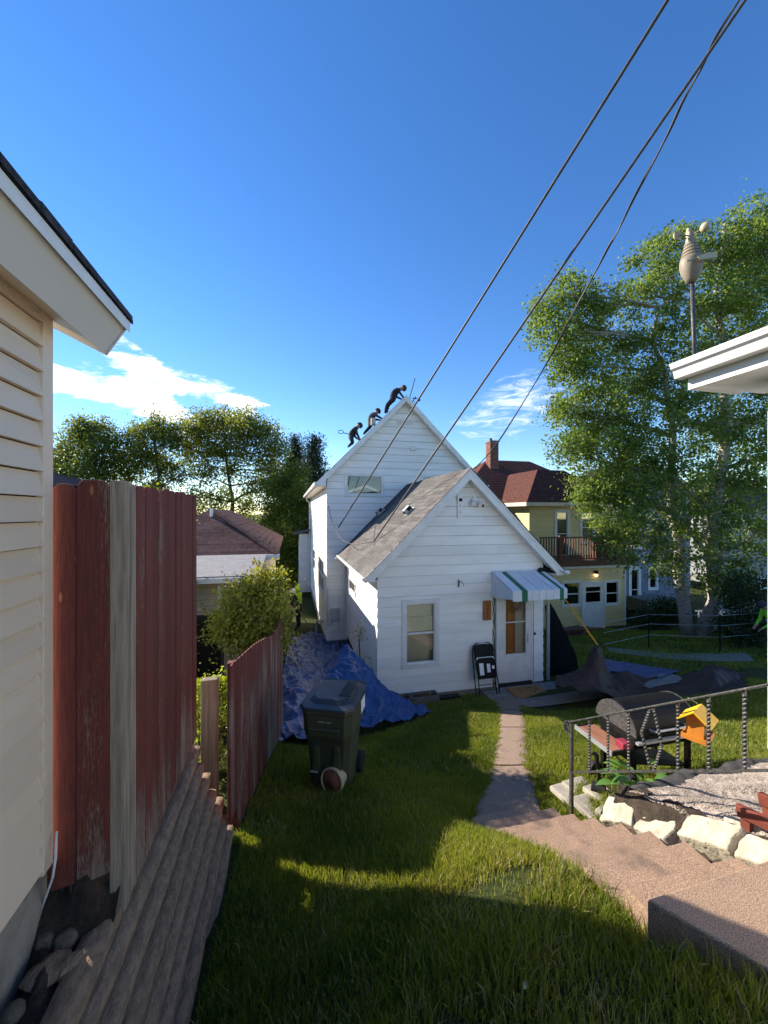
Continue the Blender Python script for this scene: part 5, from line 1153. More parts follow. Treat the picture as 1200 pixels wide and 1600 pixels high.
for i in range(8):
    a, b = PG(300, 1058-6*i), PG(398, 1056-7*i); rows.append([(p.x, p.y, gz(p.x, p.y)+.04) for p in (a.lerp(b, j/9) for j in range(10))])
struct(B().grid(rows).build('patio', M_conc, smooth=True))

# leaning ladder and lumber behind the shrub
ld = thing('leaning_lumber', 'bundle of yellowish wooden strips leaning behind the shrub', 'lumber', (-.2, 8.8, -3.6))
for (a, b, w) in ((P(396, 872, 8.7), P(418, 920, 8.3), .05), (P(414, 888, 8.7), P(432, 915, 8.3), .04), (P(424, 884, 8.6), P(436, 912, 8.3), .035), (P(402, 885, 8.8), P(420, 925, 8.6), .12)):
    b2_ = b+(b-a)*1.4; B().obox((a+b2_)/2, ((b2_-a).length, w, .03), (b2_-a).to_track_quat('X', 'Y').to_matrix()).build('strip', M_woodb if w > .1 else M_rope, ld)
tag(B().tube([P(440, 985, 8.6), P(452, 1010, 8.0), P(460, 1030, 7.6), P(468, 1044, 7.3)], .016, 6).build('wood_strip', M_rope, smooth=True), 'thin straw coloured strip lying over the crumpled blue tarp', 'strip')

# shrub, vine
def shrub(name, label, base, blobs, count, size, lm, seedv, cat='shrub', clump=10):
    random.seed(seedv); t = thing(name, label, cat, base); sb = B()
    for c, r_ in blobs:
        for _ in range(4):
            d = Vector((random.gauss(0, 1), random.gauss(0, 1), abs(random.gauss(.4, .8)))).normalized(); limb(sb, Vector(base)+Vector((random.uniform(-.1, .1), random.uniform(-.1, .1), -.05)), Vector(c)+d*(r_ if isinstance(r_, (int, float)) else r_[0])*.8, .012, .004, .1, 4, 4)
    sb.build('stems', M_bark, t)
    leaves('foliage', [b[0] for b in blobs], [(b[1],)*3 if isinstance(b[1], (int, float)) else b[1] for b in blobs], count, size, lm, t, seedv=seedv, clump=clump); return t
sb_ = P(395, 960, 6.6); sbz = gz(sb_.x, sb_.y)
shrub('garden_shrub', 'sunlit yellow green leafy shrub behind the scalloped red fence', (sb_.x, sb_.y, sbz),
      [blob(*q) for q in ((360, 965, 6.45, 28), (385, 935, 6.55, 30), (412, 945, 6.55, 34), (424, 918, 6.65, 19), (436, 902, 6.75, 9), (380, 985, 6.35, 36), (415, 985, 6.35, 36), (350, 985, 6.35, 18), (428, 962, 6.45, 18), (395, 915, 6.65, 16), (424, 1000, 6.35, 22), (385, 960, 7.05, 36), (405, 950, 7.15, 30), (365, 975, 6.95, 26), (365, 930, 6.55, 12), (415, 900, 6.65, 14))], 20000, .062, L_shrub, 31, clump=14)
shrub('unseen_shade_sapling', 'added unseen leafy tree behind the tall red fence, shading the lawn', (-2.5, 7.9, gz(-2.5, 7.9)), [(Vector((-2.5, 7.9, -.35)), .6), (Vector((-2.6, 8.1, -1.0)), .6), (Vector((-2.4, 7.7, -1.1)), .55), (Vector((-2.5, 7.9, .1)), .35), (Vector((-2.2, 7.7, -1.5)), .4)], 12000, .07, L_tree, 35, 'tree')  # added out of view behind the fence to cast the lawn shadow
vb = P(330, 1130, 4.9)
shrub('hedge_vine', 'bright yellow green hedge glimpsed between the two red fences', (vb.x, vb.y, -3.1), [blob(312, 1085, 4.9, 18), blob(345, 1075, 5.0, 16), blob(322, 1130, 4.9, 20), blob(335, 1180, 4.8, 18), blob(350, 1120, 5.1, 16), blob(310, 1120, 5.0, 14)], 2600, .055, L_vine, 32, 'hedge')
wb_ = P(582, 1040, 9.3)
shrub('wall_weed', 'straggly weed growing against the sunlit white side wall', (1.6, wb_.y, gz(1.6, wb_.y)), [(Vector((1.65, wb_.y, -3.6)), (.10, .4, .3)), (Vector((1.6, wb_.y-.3, -3.9)), (.14, .4, .25)), (Vector((1.72, wb_.y+.6, -3.0)), (.06, .2, .4))], 900, .05, L_shrub, 33, 'weed')

# ================================================================== YELLOW HOUSE
yh = thing('yellow_house', 'yellow two storey house with brown hip roofs and wooden balcony', 'house', (13, 19, -5.3))
YV = 15.2; yu0 = 10.6; yu1 = PV(976, 900, YV).x; yb = -5.25; yt = PV(930, 886, YV).z
def yw(p0, p1, y0, y1): a, b = PV(p0, (y0+y1)/2, YV).x, PV(p1, (y0+y1)/2, YV).x; return (a, b, PV((p0+p1)/2, y1, YV).z, PV((p0+p1)/2, y0, YV).z)
wins = [yw(878, 908, 907, 948), yw(944, 968, 906, 946)]; ydoor = yw(910, 942, 910, 981)
plank_wall(yh, 'x', YV, -1, yb, yt, .13, yu0, yu1, M_yel, wins+[ydoor], t=.02)
for w in wins: window(yh, 'x', YV, -1, *w, .09, .04, .48)
yd = B(); a, b, c, d = ydoor; gx0, gx1, gz0, gz1_ = a+.16, b-.16, c+1.2, d-.2
for (p, q_, r_, s_) in ((a, gx0, c, d), (gx1, b, c, d), (gx0, gx1, c, gz0), (gx0, gx1, gz1_, d)): yd.box((p, YV-.03, r_), (q_, YV+.02, s_))
ydo = yd.build('door', M_trim, yh); B().box((gx0, YV-.012, gz0), (gx1, YV-.006, gz1_)).build('pane', M_glass, ydo); B().box((gx0-.02, YV+.1, gz0-.02), (gx1+.02, YV+.12, gz1_+.02)).build('room', M_dark, ydo)
B().box((gx0, YV-.034, (gz0+gz1_)/2+.1), (gx1, YV-.02, (gz0+gz1_)/2+.14)).build('glazing_bar', M_trim, ydo)
rect_frame(B(), 'x', YV, a-.07, b+.07, c-.05, d+.07, .07, -.05, .02).build('door_frame', M_trim, yh)
B().box((yu1-.03, YV-.028, yb), (yu1+.05, YV+.06, yt)).build('corner_trim', M_trim, yh)
B().box((yu1-.02, YV+.061, yb), (yu1+.02, 19, yt)).build('side_wall', M_yel, yh)
# balcony
B().box((yu0, YV-.25, yt), (yu1+.3, YV+2.4, yt+.1)).build('deck_fascia', M_trim, yh)
B().box((yu0, YV-.3, yt+.103), (yu1+.32, YV+2.4, yt+.36)).build('deck', M_woodb, yh)
zr0, zr1 = yt+.40, PV(900, 838.5, YV-.25).z
bal = B
B().box((yu0, YV-.28, zr1-.05), (yu1+.3, YV-.20, zr1)).build('balcony_rail', M_woodb, yh)
B().box((yu0, YV-.26, zr0), (yu1+.3, YV-.22, zr0+.06)).build('balcony_rail', M_woodb, yh)
x = yu0+.05; meb = B().box((-.02, -.02, 0), (.02, .02, zr1-zr0-.1)).mesh('baluster', M_woodb)
while x < yu1+.28:
    o = bpy.data.objects.new('balcony_baluster', meb); COL.objects.link(o); o.location = (x, YV-.24, zr0+.055); adopt(o, yh); x += .135
for px in (875, 953, 962):
    p = PV(px, 850, YV-.24); B().box((p.x-.06, YV-.3, yt+.3), (p.x+.06, YV-.18, zr1+.06)).build('balcony_post', M_woodb, yh)
p = PV(938, 860, YV-.1); B().box((p.x-.45, YV-.16, zr0-.03), (p.x+.35, YV-.12, zr1-.06)).build('balcony_screen', M_redbox, yh)
# wall lamp, lit
lp = PV(932, 897, YV-.1); lt_ = B().box((lp.x-.06, YV-.16, lp.z), (lp.x+.06, YV-.03, lp.z+.16)).build('wall_lamp', M_black, yh); B().lathe([(.03, 0), (.06, .05), (.05, .10)], (lp.x, YV-.1, lp.z-.1), 10).build('bulb', M_lit, lt_)
# upper floor
UV = 17.0; uu0 = PV(827, 800, UV).x; uu1 = uu0+5.2; uze = PV(860, 786, UV).z
ud = (PV(866, 820, UV).x, PV(890, 820, UV).x, PV(878, 872, UV).z, PV(878, 796, UV).z); uw = (PV(906, 820, UV).x, PV(930, 820, UV).x, PV(915, 850, UV).z, PV(915, 798, UV).z)
plank_wall(yh, 'x', UV, -1, yt+.3, uze, .13, uu0, uu1, M_yel, [ud, uw], t=.02); window(yh, 'x', UV, -1, *ud, .12, .05, .5); window(yh, 'x', UV, -1, *uw, .1, .05, .5)
plank_wall(yh, 'y', uu0, -1, yt+.3, uze, .13, UV-.02, UV+5, M_yel, t=.02)
def hip(parent, x0, x1, y0, y1, ze, za, m, run, ncourse=12, name='roof'):
    cx0, cx1, cy0, cy1 = x0+run, x1-run, y0+run, y1-run
    if cx1 < cx0: cx0 = cx1 = (x0+x1)/2
    if cy1 < cy0: cy0 = cy1 = (y0+y1)/2
    bb = B(); rings_ = []
    for c in range(ncourse):                                  # stepped shingle courses
        f, f2_ = c/ncourse, (c+1)/ncourse; zl = ze+(za-ze)*f
        def rg(f, z): a, b, c_, d = x0+(cx0-x0)*f, x1+(cx1-x1)*f, y0+(cy0-y0)*f, y1+(cy1-y1)*f; return [(a, c_, z), (b, c_, z), (b, d, z), (a, d, z)]
        k = len(bb.v); bb.v += rg(f, zl-.0)+rg(f, zl+.012)+rg(f2_, ze+(za-ze)*f2_+.002)
        for q_ in range(4): bb.f.append((k+q_, k+(q_+1) % 4, k+4+(q_+1) % 4, k+4+q_)); bb.f.append((k+4+q_, k+4+(q_+1) % 4, k+8+(q_+1) % 4, k+8+q_))
    bb.add([(x0, y0, ze-.005), (x1, y0, ze-.005), (x1, y1, ze-.005), (x0, y1, ze-.005)], [(3, 2, 1, 0)])
    o = bb.build(name, m, parent)
    return o
M_rr = mat('maroon_shingle', (.14, .056, .042), (.075, .036, .03), 9, .92, .6, 60, spec=.1, rnd=.1)
apx = P(843, 735, 21.4)
hip(yh, uu0-.45, uu1, UV-.45, UV+7, uze, apx.z, M_rr, 2.0, 14)
B().box((uu0-.5, UV-.5, uze-.16), (uu1, UV-.455, uze+.02)).build('gutter', M_beiget, yh); B().box((uu0-.5, UV-.45, uze-.16), (uu0-.455, UV+6, uze+.02)).build('gutter', M_beiget, yh)
B().box((uu0-.44, UV-.44, uze-.15), (uu1, UV-.02, uze-.12)).build('soffit', M_beiget, yh)
hip(yh, 8.4, 19.5, 19.0, 27.0, .6, 3.45, M_rr, 4.0, 18)
B().box((9, 19.6, -5.2), (19, 26.5, .6)).build('main_wall', M_yel, yh)
cpx = P(769, 712, 24.6)
chm = B().box((cpx.x-.28, cpx.y-.28, 2.2), (cpx.x+.28, cpx.y+.28, P(769, 692, 24.6).z)).build('chimney', M_mort, yh)
zc = 2.25; zt = P(769, 692, 24.6).z; row_ = 0; meA = B().box((-.125, -.012, -.032), (.125, .012, .032)).mesh('brick', M_brick)
while zc < zt-.05:
    for s, ax_ in ((-1, 'y'), (-1, 'x')):
        for k in range(2):
            off = -.14+.28*k
            o = bpy.data.objects.new('brick', meA); COL.objects.link(o)
            if ax_ == 'y': o.location = (cpx.x+off+(.02 if row_ % 2 else -.02), cpx.y-.285, zc)
            else: o.location = (cpx.x-.285, cpx.y+off+(.02 if row_ % 2 else -.02), zc); o.rotation_euler = (0, 0, R(90))
            adopt(o, chm)
    zc += .078; row_ += 1
B().box((cpx.x-.33, cpx.y-.33, zt), (cpx.x+.33, cpx.y+.33, zt+.1)).build('chimney_cap', M_conc, chm)
B().tube([(cpx.x-.1, cpx.y, zt+.1), (cpx.x-.1, cpx.y, zt+.28)], .09, 10).build('flue', M_brick, chm)

# blue house and grey house behind the birches
bh = thing('blue_house', 'dark blue grey house with white doors behind the birch trees', 'house', (18, 21, -5.3))
BV = 18.6; bu0 = PV(978, 900, BV).x; bu1 = PV(1078, 900, BV).x
bd = (PV(982, 920, BV).x, PV(1001, 920, BV).x, PV(990, 952, BV).z, PV(990, 885, BV).z); bw = (PV(1012, 900, BV).x, PV(1028, 900, BV).x, PV(1020, 922, BV).z, PV(1020, 886, BV).z); bw2 = (PV(985, 830, BV).x, PV(1003, 830, BV).x, PV(995, 858, BV).z, PV(995, 818, BV).z)
plank_wall(bh, 'x', BV, -1, -5.2, 1.6, .2, bu0, bu1, M_blueh, [bd, bw, bw2], t=.02)
window(bh, 'x', BV, -1, *bw, .12, .05, .5); window(bh, 'x', BV, -1, *bw2, .12, .05, .5)
wq = window(bh, 'x', BV, -1, *bd, .16, .06, .45)
B().box((bu0+.02, BV+.2, -5.2), (bu1-.02, BV+6, 1.6)).build('wall', M_blueh, bh)
hip(bh, bu0-.4, bu1+.4, BV-.4, BV+6.4, 1.6, 3.6, M_roofdark, 3.4, 10)
B().box((bu0, BV-1.4, -5.4), (bu0+2.2, BV-.03, -4.75)).build('porch', M_conc, bh)
gh = thing('grey_house', 'pale grey sided house at the far right behind the bushes', 'house', (24, 21, -5))
GV_ = 20.; gu0 = PV(1128, 880, GV_).x; gu1 = gu0+9
gw = (PV(1188, 880, GV_).x, PV(1188, 880, GV_).x+1.1, PV(1188, 921, GV_).z, PV(1188, 902, GV_).z)
plank_wall(gh, 'x', GV_, -1, -4.8, 0.2, .22, gu0, gu1, M_greyh, [gw], t=.02); window(gh, 'x', GV_, -1, *gw, .1, .05)
B().box((gu0+.02, GV_+.2, -4.8), (gu1, GV_+7, .2)).build('wall', M_greyh, gh); hip(gh, gu0-.5, gu1+.5, GV_-.5, GV_+7.5, .2, 2.6, M_roofdark, 3.5, 10)
# far dark roof behind the tall fence
dh = thing('dark_roofed_house', 'far house with a dark slate roof peeking over the tall red fence', 'house', (-13.5, 16.5, -4))
p0 = PV(60, 741, 17.); p1 = PV(122, 757, 17.)
B().box((p0.x-4, 17.2, -4.5), (p1.x-.1, 23, .9)).build('wall', M_blueh, dh)
hip(dh, p0.x-4.4, p1.x+.3, 16.9, 23.3, 1.02, 1.85, mat('far_slate', (.022, .026, .038), (.03, .034, .046), 4, 1., rnd=0, spec=0.), 3.2, 8)

# ================================================================== RIGHT HOUSE EAVE
rh = thing('right_house', 'white house corner and eave with gutter at the right edge', 'house', (3.6, 1, -1.7))
UW, VC = 3.30, 2.043; vend = 2.34
plank_wall(rh, 'y', UW, -1, -1.66, .94, .2, -2, VC, M_white, t=.02)
B().box((UW+.02, -2, -2.3), (UW+4, VC-.02, .94)).build('wall', M_white, rh)
B().box((UW-.004, VC-.06, -1.67), (UW+.06, VC+.012, .93)).build('corner_trim', M_trim, rh)
B().box((UW+.03, -2, -2.6), (UW+3.9, VC-.03, -1.665)).build('foundation', M_found, rh)
so0, so1 = 2.887, 3.42; zs = .945
y = -2.
while y < 2.29:
    y2 = min(y+.42, 2.3); B().box((so0+.022, y+.002, zs), (UW+.35, y2-.002, zs+.012)).build('soffit_panel', M_trim, rh); y = y2
B().box((so0, -2, zs-.025), (so0+.02, 2.30, zs+.16)).build('fascia', M_fascia, rh)
B().box((so0+.021, 2.285, zs-.025), (UW+.1, 2.302, zs+.02)).build('end_trim', M_trim, rh)
gpf = [(0, 0), (-.105, .0), (-.118, -.012), (-.118, -.035), (-.095, -.05), (-.08, -.105), (-.002, -.105)]
B().prism([(so0-.002+a, -2, zs+.165+b) for a, b in gpf], (0, vend+2, 0)).build('gutter', M_trim, rh, bevel=.003)
B().box((so0-.125, -2, zs+.155), (so0-.113, vend+.004, zs+.17)).build('gutter_lip', M_trim, rh)
B().prism([(so0-.04, -2, zs+.175), (UW+2.4, -2, zs+.175+.30), (UW+2.4, -2, zs+.22+.30), (so0-.04, -2, zs+.19)], (0, vend+2.02, 0)).build('roof', M_roofdark, rh)
B().prism([(so0-.05, -2, zs+.172), (so0+.12, -2, zs+.18), (so0+.12, -2, zs+.195), (so0-.05, -2, zs+.19)], (0, vend+2.03, 0)).build('drip_edge', M_trim, rh)
# weather station
wp = P(1085, 552, 3.15); wt = P(1081, 440, 3.15); tl2 = wt-wp
ws = thing('weather_station', 'khaki weather station with wind cups on a thin pole above the eave', 'weather station', wp)
B().tube([wp-tl2*.5, wt],   .0145, 10).build('pole', M_iron, ws, smooth=True)
B().tube([wp-tl2*.5+Vector((.012, -.006, 0)), wt+Vector((.012, -.006, 0))], .004, 6).build('cable', M_black, ws)
up3 = tl2.normalized(); hb = wt+up3*.0
bodyp = [(.026, -.01), (.046, .02), (.070, .075), (.080, .13), (.078, .165), (.068, .20)]
sb3 = B().lathe(bodyp, hb, 22, up3).build('housing', M_ws, ws, smooth=True)
for k, (r_, h) in enumerate(((.070, .20), (.062, .228), (.054, .256), (.046, .284))): B().lathe([(r_*.82, h-.004), (r_*1.02, h+.002), (r_*.86, h+.024), (r_*.6, h+.026)], hb, 22, up3).build('louvre_ring', M_ws, ws, smooth=False)
B().lathe([(.034, .30), (.034, .34), (.022, .36), (.018, .40)], hb, 14, up3).build('hub', M_ws, ws)
for k, (dx, dz) in enumerate((((-1), -.1), ((.30), .8), ((.35), -.9))):
    arm = (P(1100, 400, 1)-P(1000, 400, 1)).normalized()*dx + Vector((CA*.0+SA, CA, 0))*(dz)*.9 + Vector((0, 0, .75 if k == 1 else 0)); arm = arm.normalized()
    c = hb+up3*.37+arm*.085; B().tube([hb+up3*.37, c], .005, 6).build('cup_arm', M_ws, ws)
    tang = up3.cross(arm).normalized(); pr3 = [(.004, -.030)]+[(.036*math.cos(t), -.030*math.sin(t)+.0) for t in (1.3, .9, .5, 0.)]+[(.033, .002), (.02, -.016)]
    B().lathe(pr3, c+arm*.02, 14, tang).build('cup', M_wsl, ws, smooth=True)
rgt = (P(1100, 400, 1)-P(1000, 400, 1)).normalized(); fw = Vector((SA, CA, 0))
vp_ = hb+up3*.125-fw*.105
B().tube([vp_-rgt*.12-up3*.028, vp_+rgt*.05+up3*.012], .005, 6).build('vane_arm', M_ws, ws)
B().prism([vp_-rgt*.02-up3*.02, vp_+rgt*.11+up3*.0, vp_+rgt*.12+up3*.048, vp_+rgt*.02+up3*.03, vp_-rgt*.035+up3*.005], -fw*.006).build('vane', M_wsl, ws)

# ================================================================== WIRES
def cable(label, pts, r_, wob=0., second=False, name='overhead_cable', group='overhead cables'):
    out = []; tot = 60
    for i in range(tot+1):
        t = i/tot*(len(pts)-1); k = min(int(t), len(pts)-2); f = t-k
        p0, p1, p2, p3 = (Vector(pts[min(max(q_, 0), len(pts)-1)]) for q_ in (k-1, k, k+1, k+2))
        p = .5*(2*p1+(p2-p0)*f+(2*p0-5*p1+4*p2-p3)*f*f+(3*p1-p0-3*p2+p3)*f**3)
        out.append(p+Vector((math.sin(i*.7)*wob, math.cos(i*.9)*wob, math.sin(i*.5)*wob)))
    b = B().tube(out, r_, 8)
    if second: b.tube([p+Vector((.02*math.cos(i*.35), .0, .02*math.sin(i*.35))) for i, p in enumerate(out)], r_*.7, 6)
    return tag(b.build(name, M_cable, smooth=True), label, 'cable', group)
def tubeto(a, b, sag=.0, nseg=8): return [a.lerp(b, i/nseg)+Vector((0, 0, -sag*4*(i/nseg)*(1-i/nseg))) for i in range(nseg+1)]
cable('grey overhead cable nearest the left, running to the tall gable wall', tubeto(P(1062, -30, 4.6), PV(529, 824, VW-.05)), .021)
cable('middle overhead cable dropping to the low shingled roof', tubeto(P(1185, -30, 4.6), P(584, 846, 10.5)), .020)
cable('twisted overhead cable on the right passing before the brick chimney', [P(1172, -30, 4.75), P(1116, 67, 5.0), P(1067, 160, 5.3), P(1020, 255, 5.7), P(968, 355, 6.2), P(934, 416, 6.7), P(866, 546, 8.1), P(780, 688, 11.3), P(742, 732, 13.1)], .013, .008, True)
cable('thin service wire looping over the low roof shingles', [P(584, 846, 10.5), P(560, 850, 10.8), P(543, 848, 11.5), P(530, 838, 12.6), P(519, 815, 13.2), P(513, 790, 13.3)], .010, 0, name='service_wire', group='service wires on the white house')
cable('thin wire curving down the shingles to the rake of the low roof', [P(587, 820, 10.4), P(584, 845, 10.3), P(588, 862, 9.8), P(597, 876, 9.2)], .007, 0, name='service_wire', group='service wires on the white house')
cable('thin wire lying across the shingles towards the low gable', [P(584, 846, 10.45), P(600, 851, 10.0), P(618, 852, 9.6)], .007, 0, name='service_wire', group='service wires on the white house')

# ================================================================== PEOPLE
def person(label, J, cols, hat=None, hood=False, extra=None, scale=1., group='roof workers'):
    """J: joints in world space. one skinned body; hat or hood as a child"""
    names = list(J); vs = [J[k_] for k_ in names]; ix = {k_: i for i, k_ in enumerate(names)}
    E = [('pelvis', 'chest'), ('chest', 'neck'), ('neck', 'head'), ('head', 'crown')]
    for s in 'lr': E += [('pelvis', 'hip_'+s), ('hip_'+s, 'knee_'+s), ('knee_'+s, 'ankle_'+s), ('ankle_'+s, 'toe_'+s), ('chest', 'sho_'+s), ('sho_'+s, 'elb_'+s), ('elb_'+s, 'hand_'+s)]
    rad = dict(pelvis=.135, chest=.145, neck=.06, head=.092, crown=.078, hip=.09, knee=.062, ankle=.045, toe=.04, sho=.07, elb=.047, hand=.034)
    rr = [rad[k_.split('_')[0]]*scale for k_ in names]; edges = [(ix[a], ix[b]) for a, b in E]
    for s in 'lr':                                            # palm and five fingers
        h, e = Vector(J['hand_'+s]), Vector(J['elb_'+s]); d = (h-e).normalized(); sd2 = d.cross(Vector((0, 0, 1))); sd2 = sd2.normalized() if sd2.length > .1 else Vector((1, 0, 0))
        i0 = len(vs); vs.append(h+d*.07*scale); rr.append(.03*scale); edges.append((ix['hand_'+s], i0)); names.append('palm_'+s)
        for q_, (o_, l_) in enumerate(((-.03, .065), (-.01, .08), (.01, .075), (.03, .06))):
            i1 = len(vs); vs.append(h+d*(.07+l_)*scale+sd2*o_*1.3*scale+Vector((0, 0, -.02))); rr.append(.009*scale); edges.append((i0, i1)); names.append('finger_'+s)
        i1 = len(vs); vs.append(h+d*.06*scale-sd2*.06*scale); rr.append(.010*scale); edges.append((ix['hand_'+s], i1)); names.append('thumb_'+s)
    me = bpy.data.meshes.new('body'); me.from_pydata([tuple(v_) for v_ in vs], edges, []); ob = bpy.data.objects.new('tmpbody', me); COL.objects.link(ob)
    ob.modifiers.new('skin', 'SKIN'); sk = me.skin_vertices[0].data if me.skin_vertices else None
    if sk is None: me.skin_vertices.new() if hasattr(me.skin_vertices, 'new') else None; sk = me.skin_vertices[0].data
    for i, r_ in enumerate(rr): sk[i].radius = (r_, r_)
    sk[ix['pelvis']].use_root = True
    m2 = ob.modifiers.new('sub', 'SUBSURF'); m2.levels = 1; m2.render_levels = 1
    ev = ob.evaluated_get(bpy.context.evaluated_depsgraph_get()); bm2 = bpy.data.meshes.new_from_object(ev); bpy.data.objects.remove(ob)
    for c_ in ('shirt', 'trousers', 'skin', 'boot'): bm2.materials.append(cols[c_])
    segs = [(Vector(vs[a]), Vector(vs[b]), names[a], names[b]) for a, b in edges]
    for p_ in bm2.polygons:
        c = Vector(p_.center); best = None
        for a, b, na, nb in segs:
            ab = b-a; t = max(0, min(1, (c-a).dot(ab)/max(ab.length_squared, 1e-9))); dd = (c-(a+ab*t)).length
            if best is None or dd < best[0]: best = (dd, na, nb, t)
        na, nb = best[1], best[2]; w = 0
        if nb.startswith(('knee', 'ankle', 'hip')) or (na == 'pelvis' and nb == 'chest' and best[3] < .3): w = 1
        if nb.startswith('toe') or (nb.startswith('ankle') and best[3] > .8): w = 3
        if nb in ('head', 'crown') or na.startswith(('hand', 'palm')) or nb.startswith(('palm', 'finger', 'thumb')): w = 2
        p_.material_index = w; p_.use_smooth = True
    base = Vector(J['ankle_l']).lerp(Vector(J['ankle_r']), .5)
    t = thing('person', label, 'person', base, group)
    bo = bpy.data.objects.new('body', bm2); COL.objects.link(bo); adopt(bo, t)
    hd, cw = Vector(J['head']), Vector(J['crown']); up2 = (cw-Vector(J['neck'])).normalized()
    if hat: B().lathe([(.125*scale, -.005), (.118*scale, .0), (.112*scale, .05), (.085*scale, .10), (.03*scale, .125)], hd+up2*.03, 14, up2).build('cap', hat, t, smooth=True)
    fwd = J.get('_f'); 
    return t
def roofz(u): return TRZ-abs(TRU-u)
def rj(px, py, v): return PV(px, py, v)
def two(p, dv): return Vector((p.x, p.y+dv, p.z))
def roofer(label, v, pts, cols, hat):
    g = {k_: rj(a, b, v) for k_, (a, b) in pts.items()}; J = {}
    for k_ in ('pelvis', 'chest', 'neck', 'head', 'crown'): J[k_] = g[k_]
    for s, dv in (('l', -1), ('r', 1)):
        J['hip_'+s] = two(g['hip'], .10*dv); J['knee_'+s] = two(g.get('knee'+s, g['knee']), .13*dv); J['ankle_'+s] = two(g.get('ankle'+s, g['ankle']), .13*dv); 
        an = J['ankle_'+s]; an.z = max(an.z, roofz(an.x)+.06); J['toe_'+s] = an+Vector((.13, 0, .11)); J['sho_'+s] = two(g['sho'], .19*dv); J['elb_'+s] = two(g.get('elb'+s, g['elb']), .24*dv)
        h = two(g.get('hand'+s, g['hand']), .14*dv); h.z = max(h.z, roofz(h.x)+.06); J['hand_'+s] = h
    for k_ in J:
        p = J[k_]; J[k_] = Vector((p.x, p.y, max(p.z, roofz(p.x)+.05)))
    return person(label, J, cols, hat)
CA_ = dict(shirt=M_cloth, trousers=M_cloth2, skin=M_skin, boot=M_boot)
roofer('topmost roofer in black bending over the ridge of the tall gable', 13.75, dict(ankle=(598, 650), anklel=(600, 647), ankler=(604, 640), knee=(603, 634), kneer=(609, 631), hip=(612, 626), pelvis=(613, 625), chest=(616, 614), sho=(619, 610), neck=(624.5, 608), head=(629, 607), crown=(633, 605.5), elb=(622, 617), hand=(628, 622)), CA_, M_cap)
CB_ = dict(shirt=mat('grey_blue_shirt', (.07, .08, .10), (.05, .06, .075), 9, .9, rnd=0), trousers=M_cloth, skin=M_skin, boot=M_boot)
roofer('middle roofer with pale tool pouch crouching on the roof slope', 13.8, dict(ankle=(566, 680), ankler=(571, 675), knee=(577, 668), kneer=(582, 664), hip=(579, 663), pelvis=(580, 661), chest=(580, 652), sho=(582.5, 648), neck=(586, 646), head=(589, 644), crown=(590.5, 640), elb=(588, 653), hand=(594, 656)), CB_, M_cap)
roofer('lowest roofer near the eave, stooping with a tool on the back', 13.9, dict(ankle=(542, 700), ankler=(548, 695), knee=(549.5, 693), kneer=(553, 690), hip=(548, 684), pelvis=(548.5, 682), chest=(552, 674), sho=(554, 671), neck=(557.5, 668), head=(560.5, 666), crown=(563, 663.5), elb=(556, 680), hand=(560, 685)), CA_, M_cap)
c = PV(584, 659, 13.55); tag(B().box((c.x-.10, 13.5, c.z-.13), (c.x+.06, 13.62, c.z+.13)).build('tool_pouch', M_cloth3, bevel=.02), 'pale tool pouch at the waist of the middle roofer', 'pouch')
a, b = PV(551, 680, 13.7), PV(536, 676, 13.7)
hm = thing('roofing_tool', 'thin tool with looped head sticking out behind the lowest roofer', 'tool', a)
B().tube([a, b], .015, 6).build('handle', M_cap, hm); B().tube([b+Vector((.1*math.cos(t)-.08, 0, .06*math.sin(t)+.02)) for t in [i*.7 for i in range(10)]], .012, 6).build('loop', M_cap, hm)
a, b = PV(638, 617, 14.0), PV(648.5, 591, 14.0)
tag(B().tube([a-Vector((0, 0, .3)), b], .016, 6).build('roof_pole', M_cap), 'thin dark pole sticking up past the tall gable ridge', 'pole')
tg = B(); cc_ = PV(651, 627, 13.8)
for k in range(7): a = random.uniform(0, 6); tg.tube([cc_+Vector((.16*math.cos(a), .1*math.sin(a*2), .06+.1*math.sin(a))), cc_+Vector((.18*math.cos(a+2), .1, .07+.11*math.sin(a+2)))], .012, 5)
tag(tg.build('rope_tangle', M_cloth2), 'tangled dark ropes on the right slope just below the ridge', 'rope')
# hi-vis workers
def stander(label, foot, H, yaw, cols, bend=0., group=None, armf=.3, hat=None):
    s = H/1.78; f = Vector((math.sin(yaw), math.cos(yaw), 0)); r_ = Vector((math.cos(yaw), -math.sin(yaw), 0)); foot = Vector(foot)
    def q_(a, b, c): return foot+(r_*a+f*b+Vector((0, 0, c)))*s
    bx, bz = math.sin(bend), math.cos(bend); hipz = .95
    def tor(a, l, fw_=0.): return q_(a, l*bx+fw_*bz, hipz+l*bz-fw_*bx)
    J = dict(pelvis=tor(0, 0), chest=tor(0, .36), neck=tor(0, .56), head=tor(0, .66, .02), crown=tor(0, .76, .02))
    for sgn, n_ in ((-1, 'l'), (1, 'r')):
        J['hip_'+n_] = q_(sgn*.09, 0, .90); J['knee_'+n_] = q_(sgn*.12, .03+.05*sgn, .49); J['ankle_'+n_] = q_(sgn*.13, .06*sgn, .08); J['toe_'+n_] = q_(sgn*.14, .18+.06*sgn, .035)
        J['sho_'+n_] = tor(sgn*.19, .50); J['elb_'+n_] = tor(sgn*.25, .28, .12+armf*.2); J['hand_'+n_] = tor(sgn*.16, .22, .30+armf*.3)
    t = person(label, J, cols, hat, scale=s, group=group); return t, J
p = P(467, 985, 15.6); p.z = gz(p.x, p.y)
CH = dict(shirt=M_hiv, trousers=M_cloth, skin=M_skin, boot=M_cap)
t, J = stander('worker in hooded yellow hi-vis jacket in the alley beside the white house', p, 1.74, R(-50), CH, .1, None)
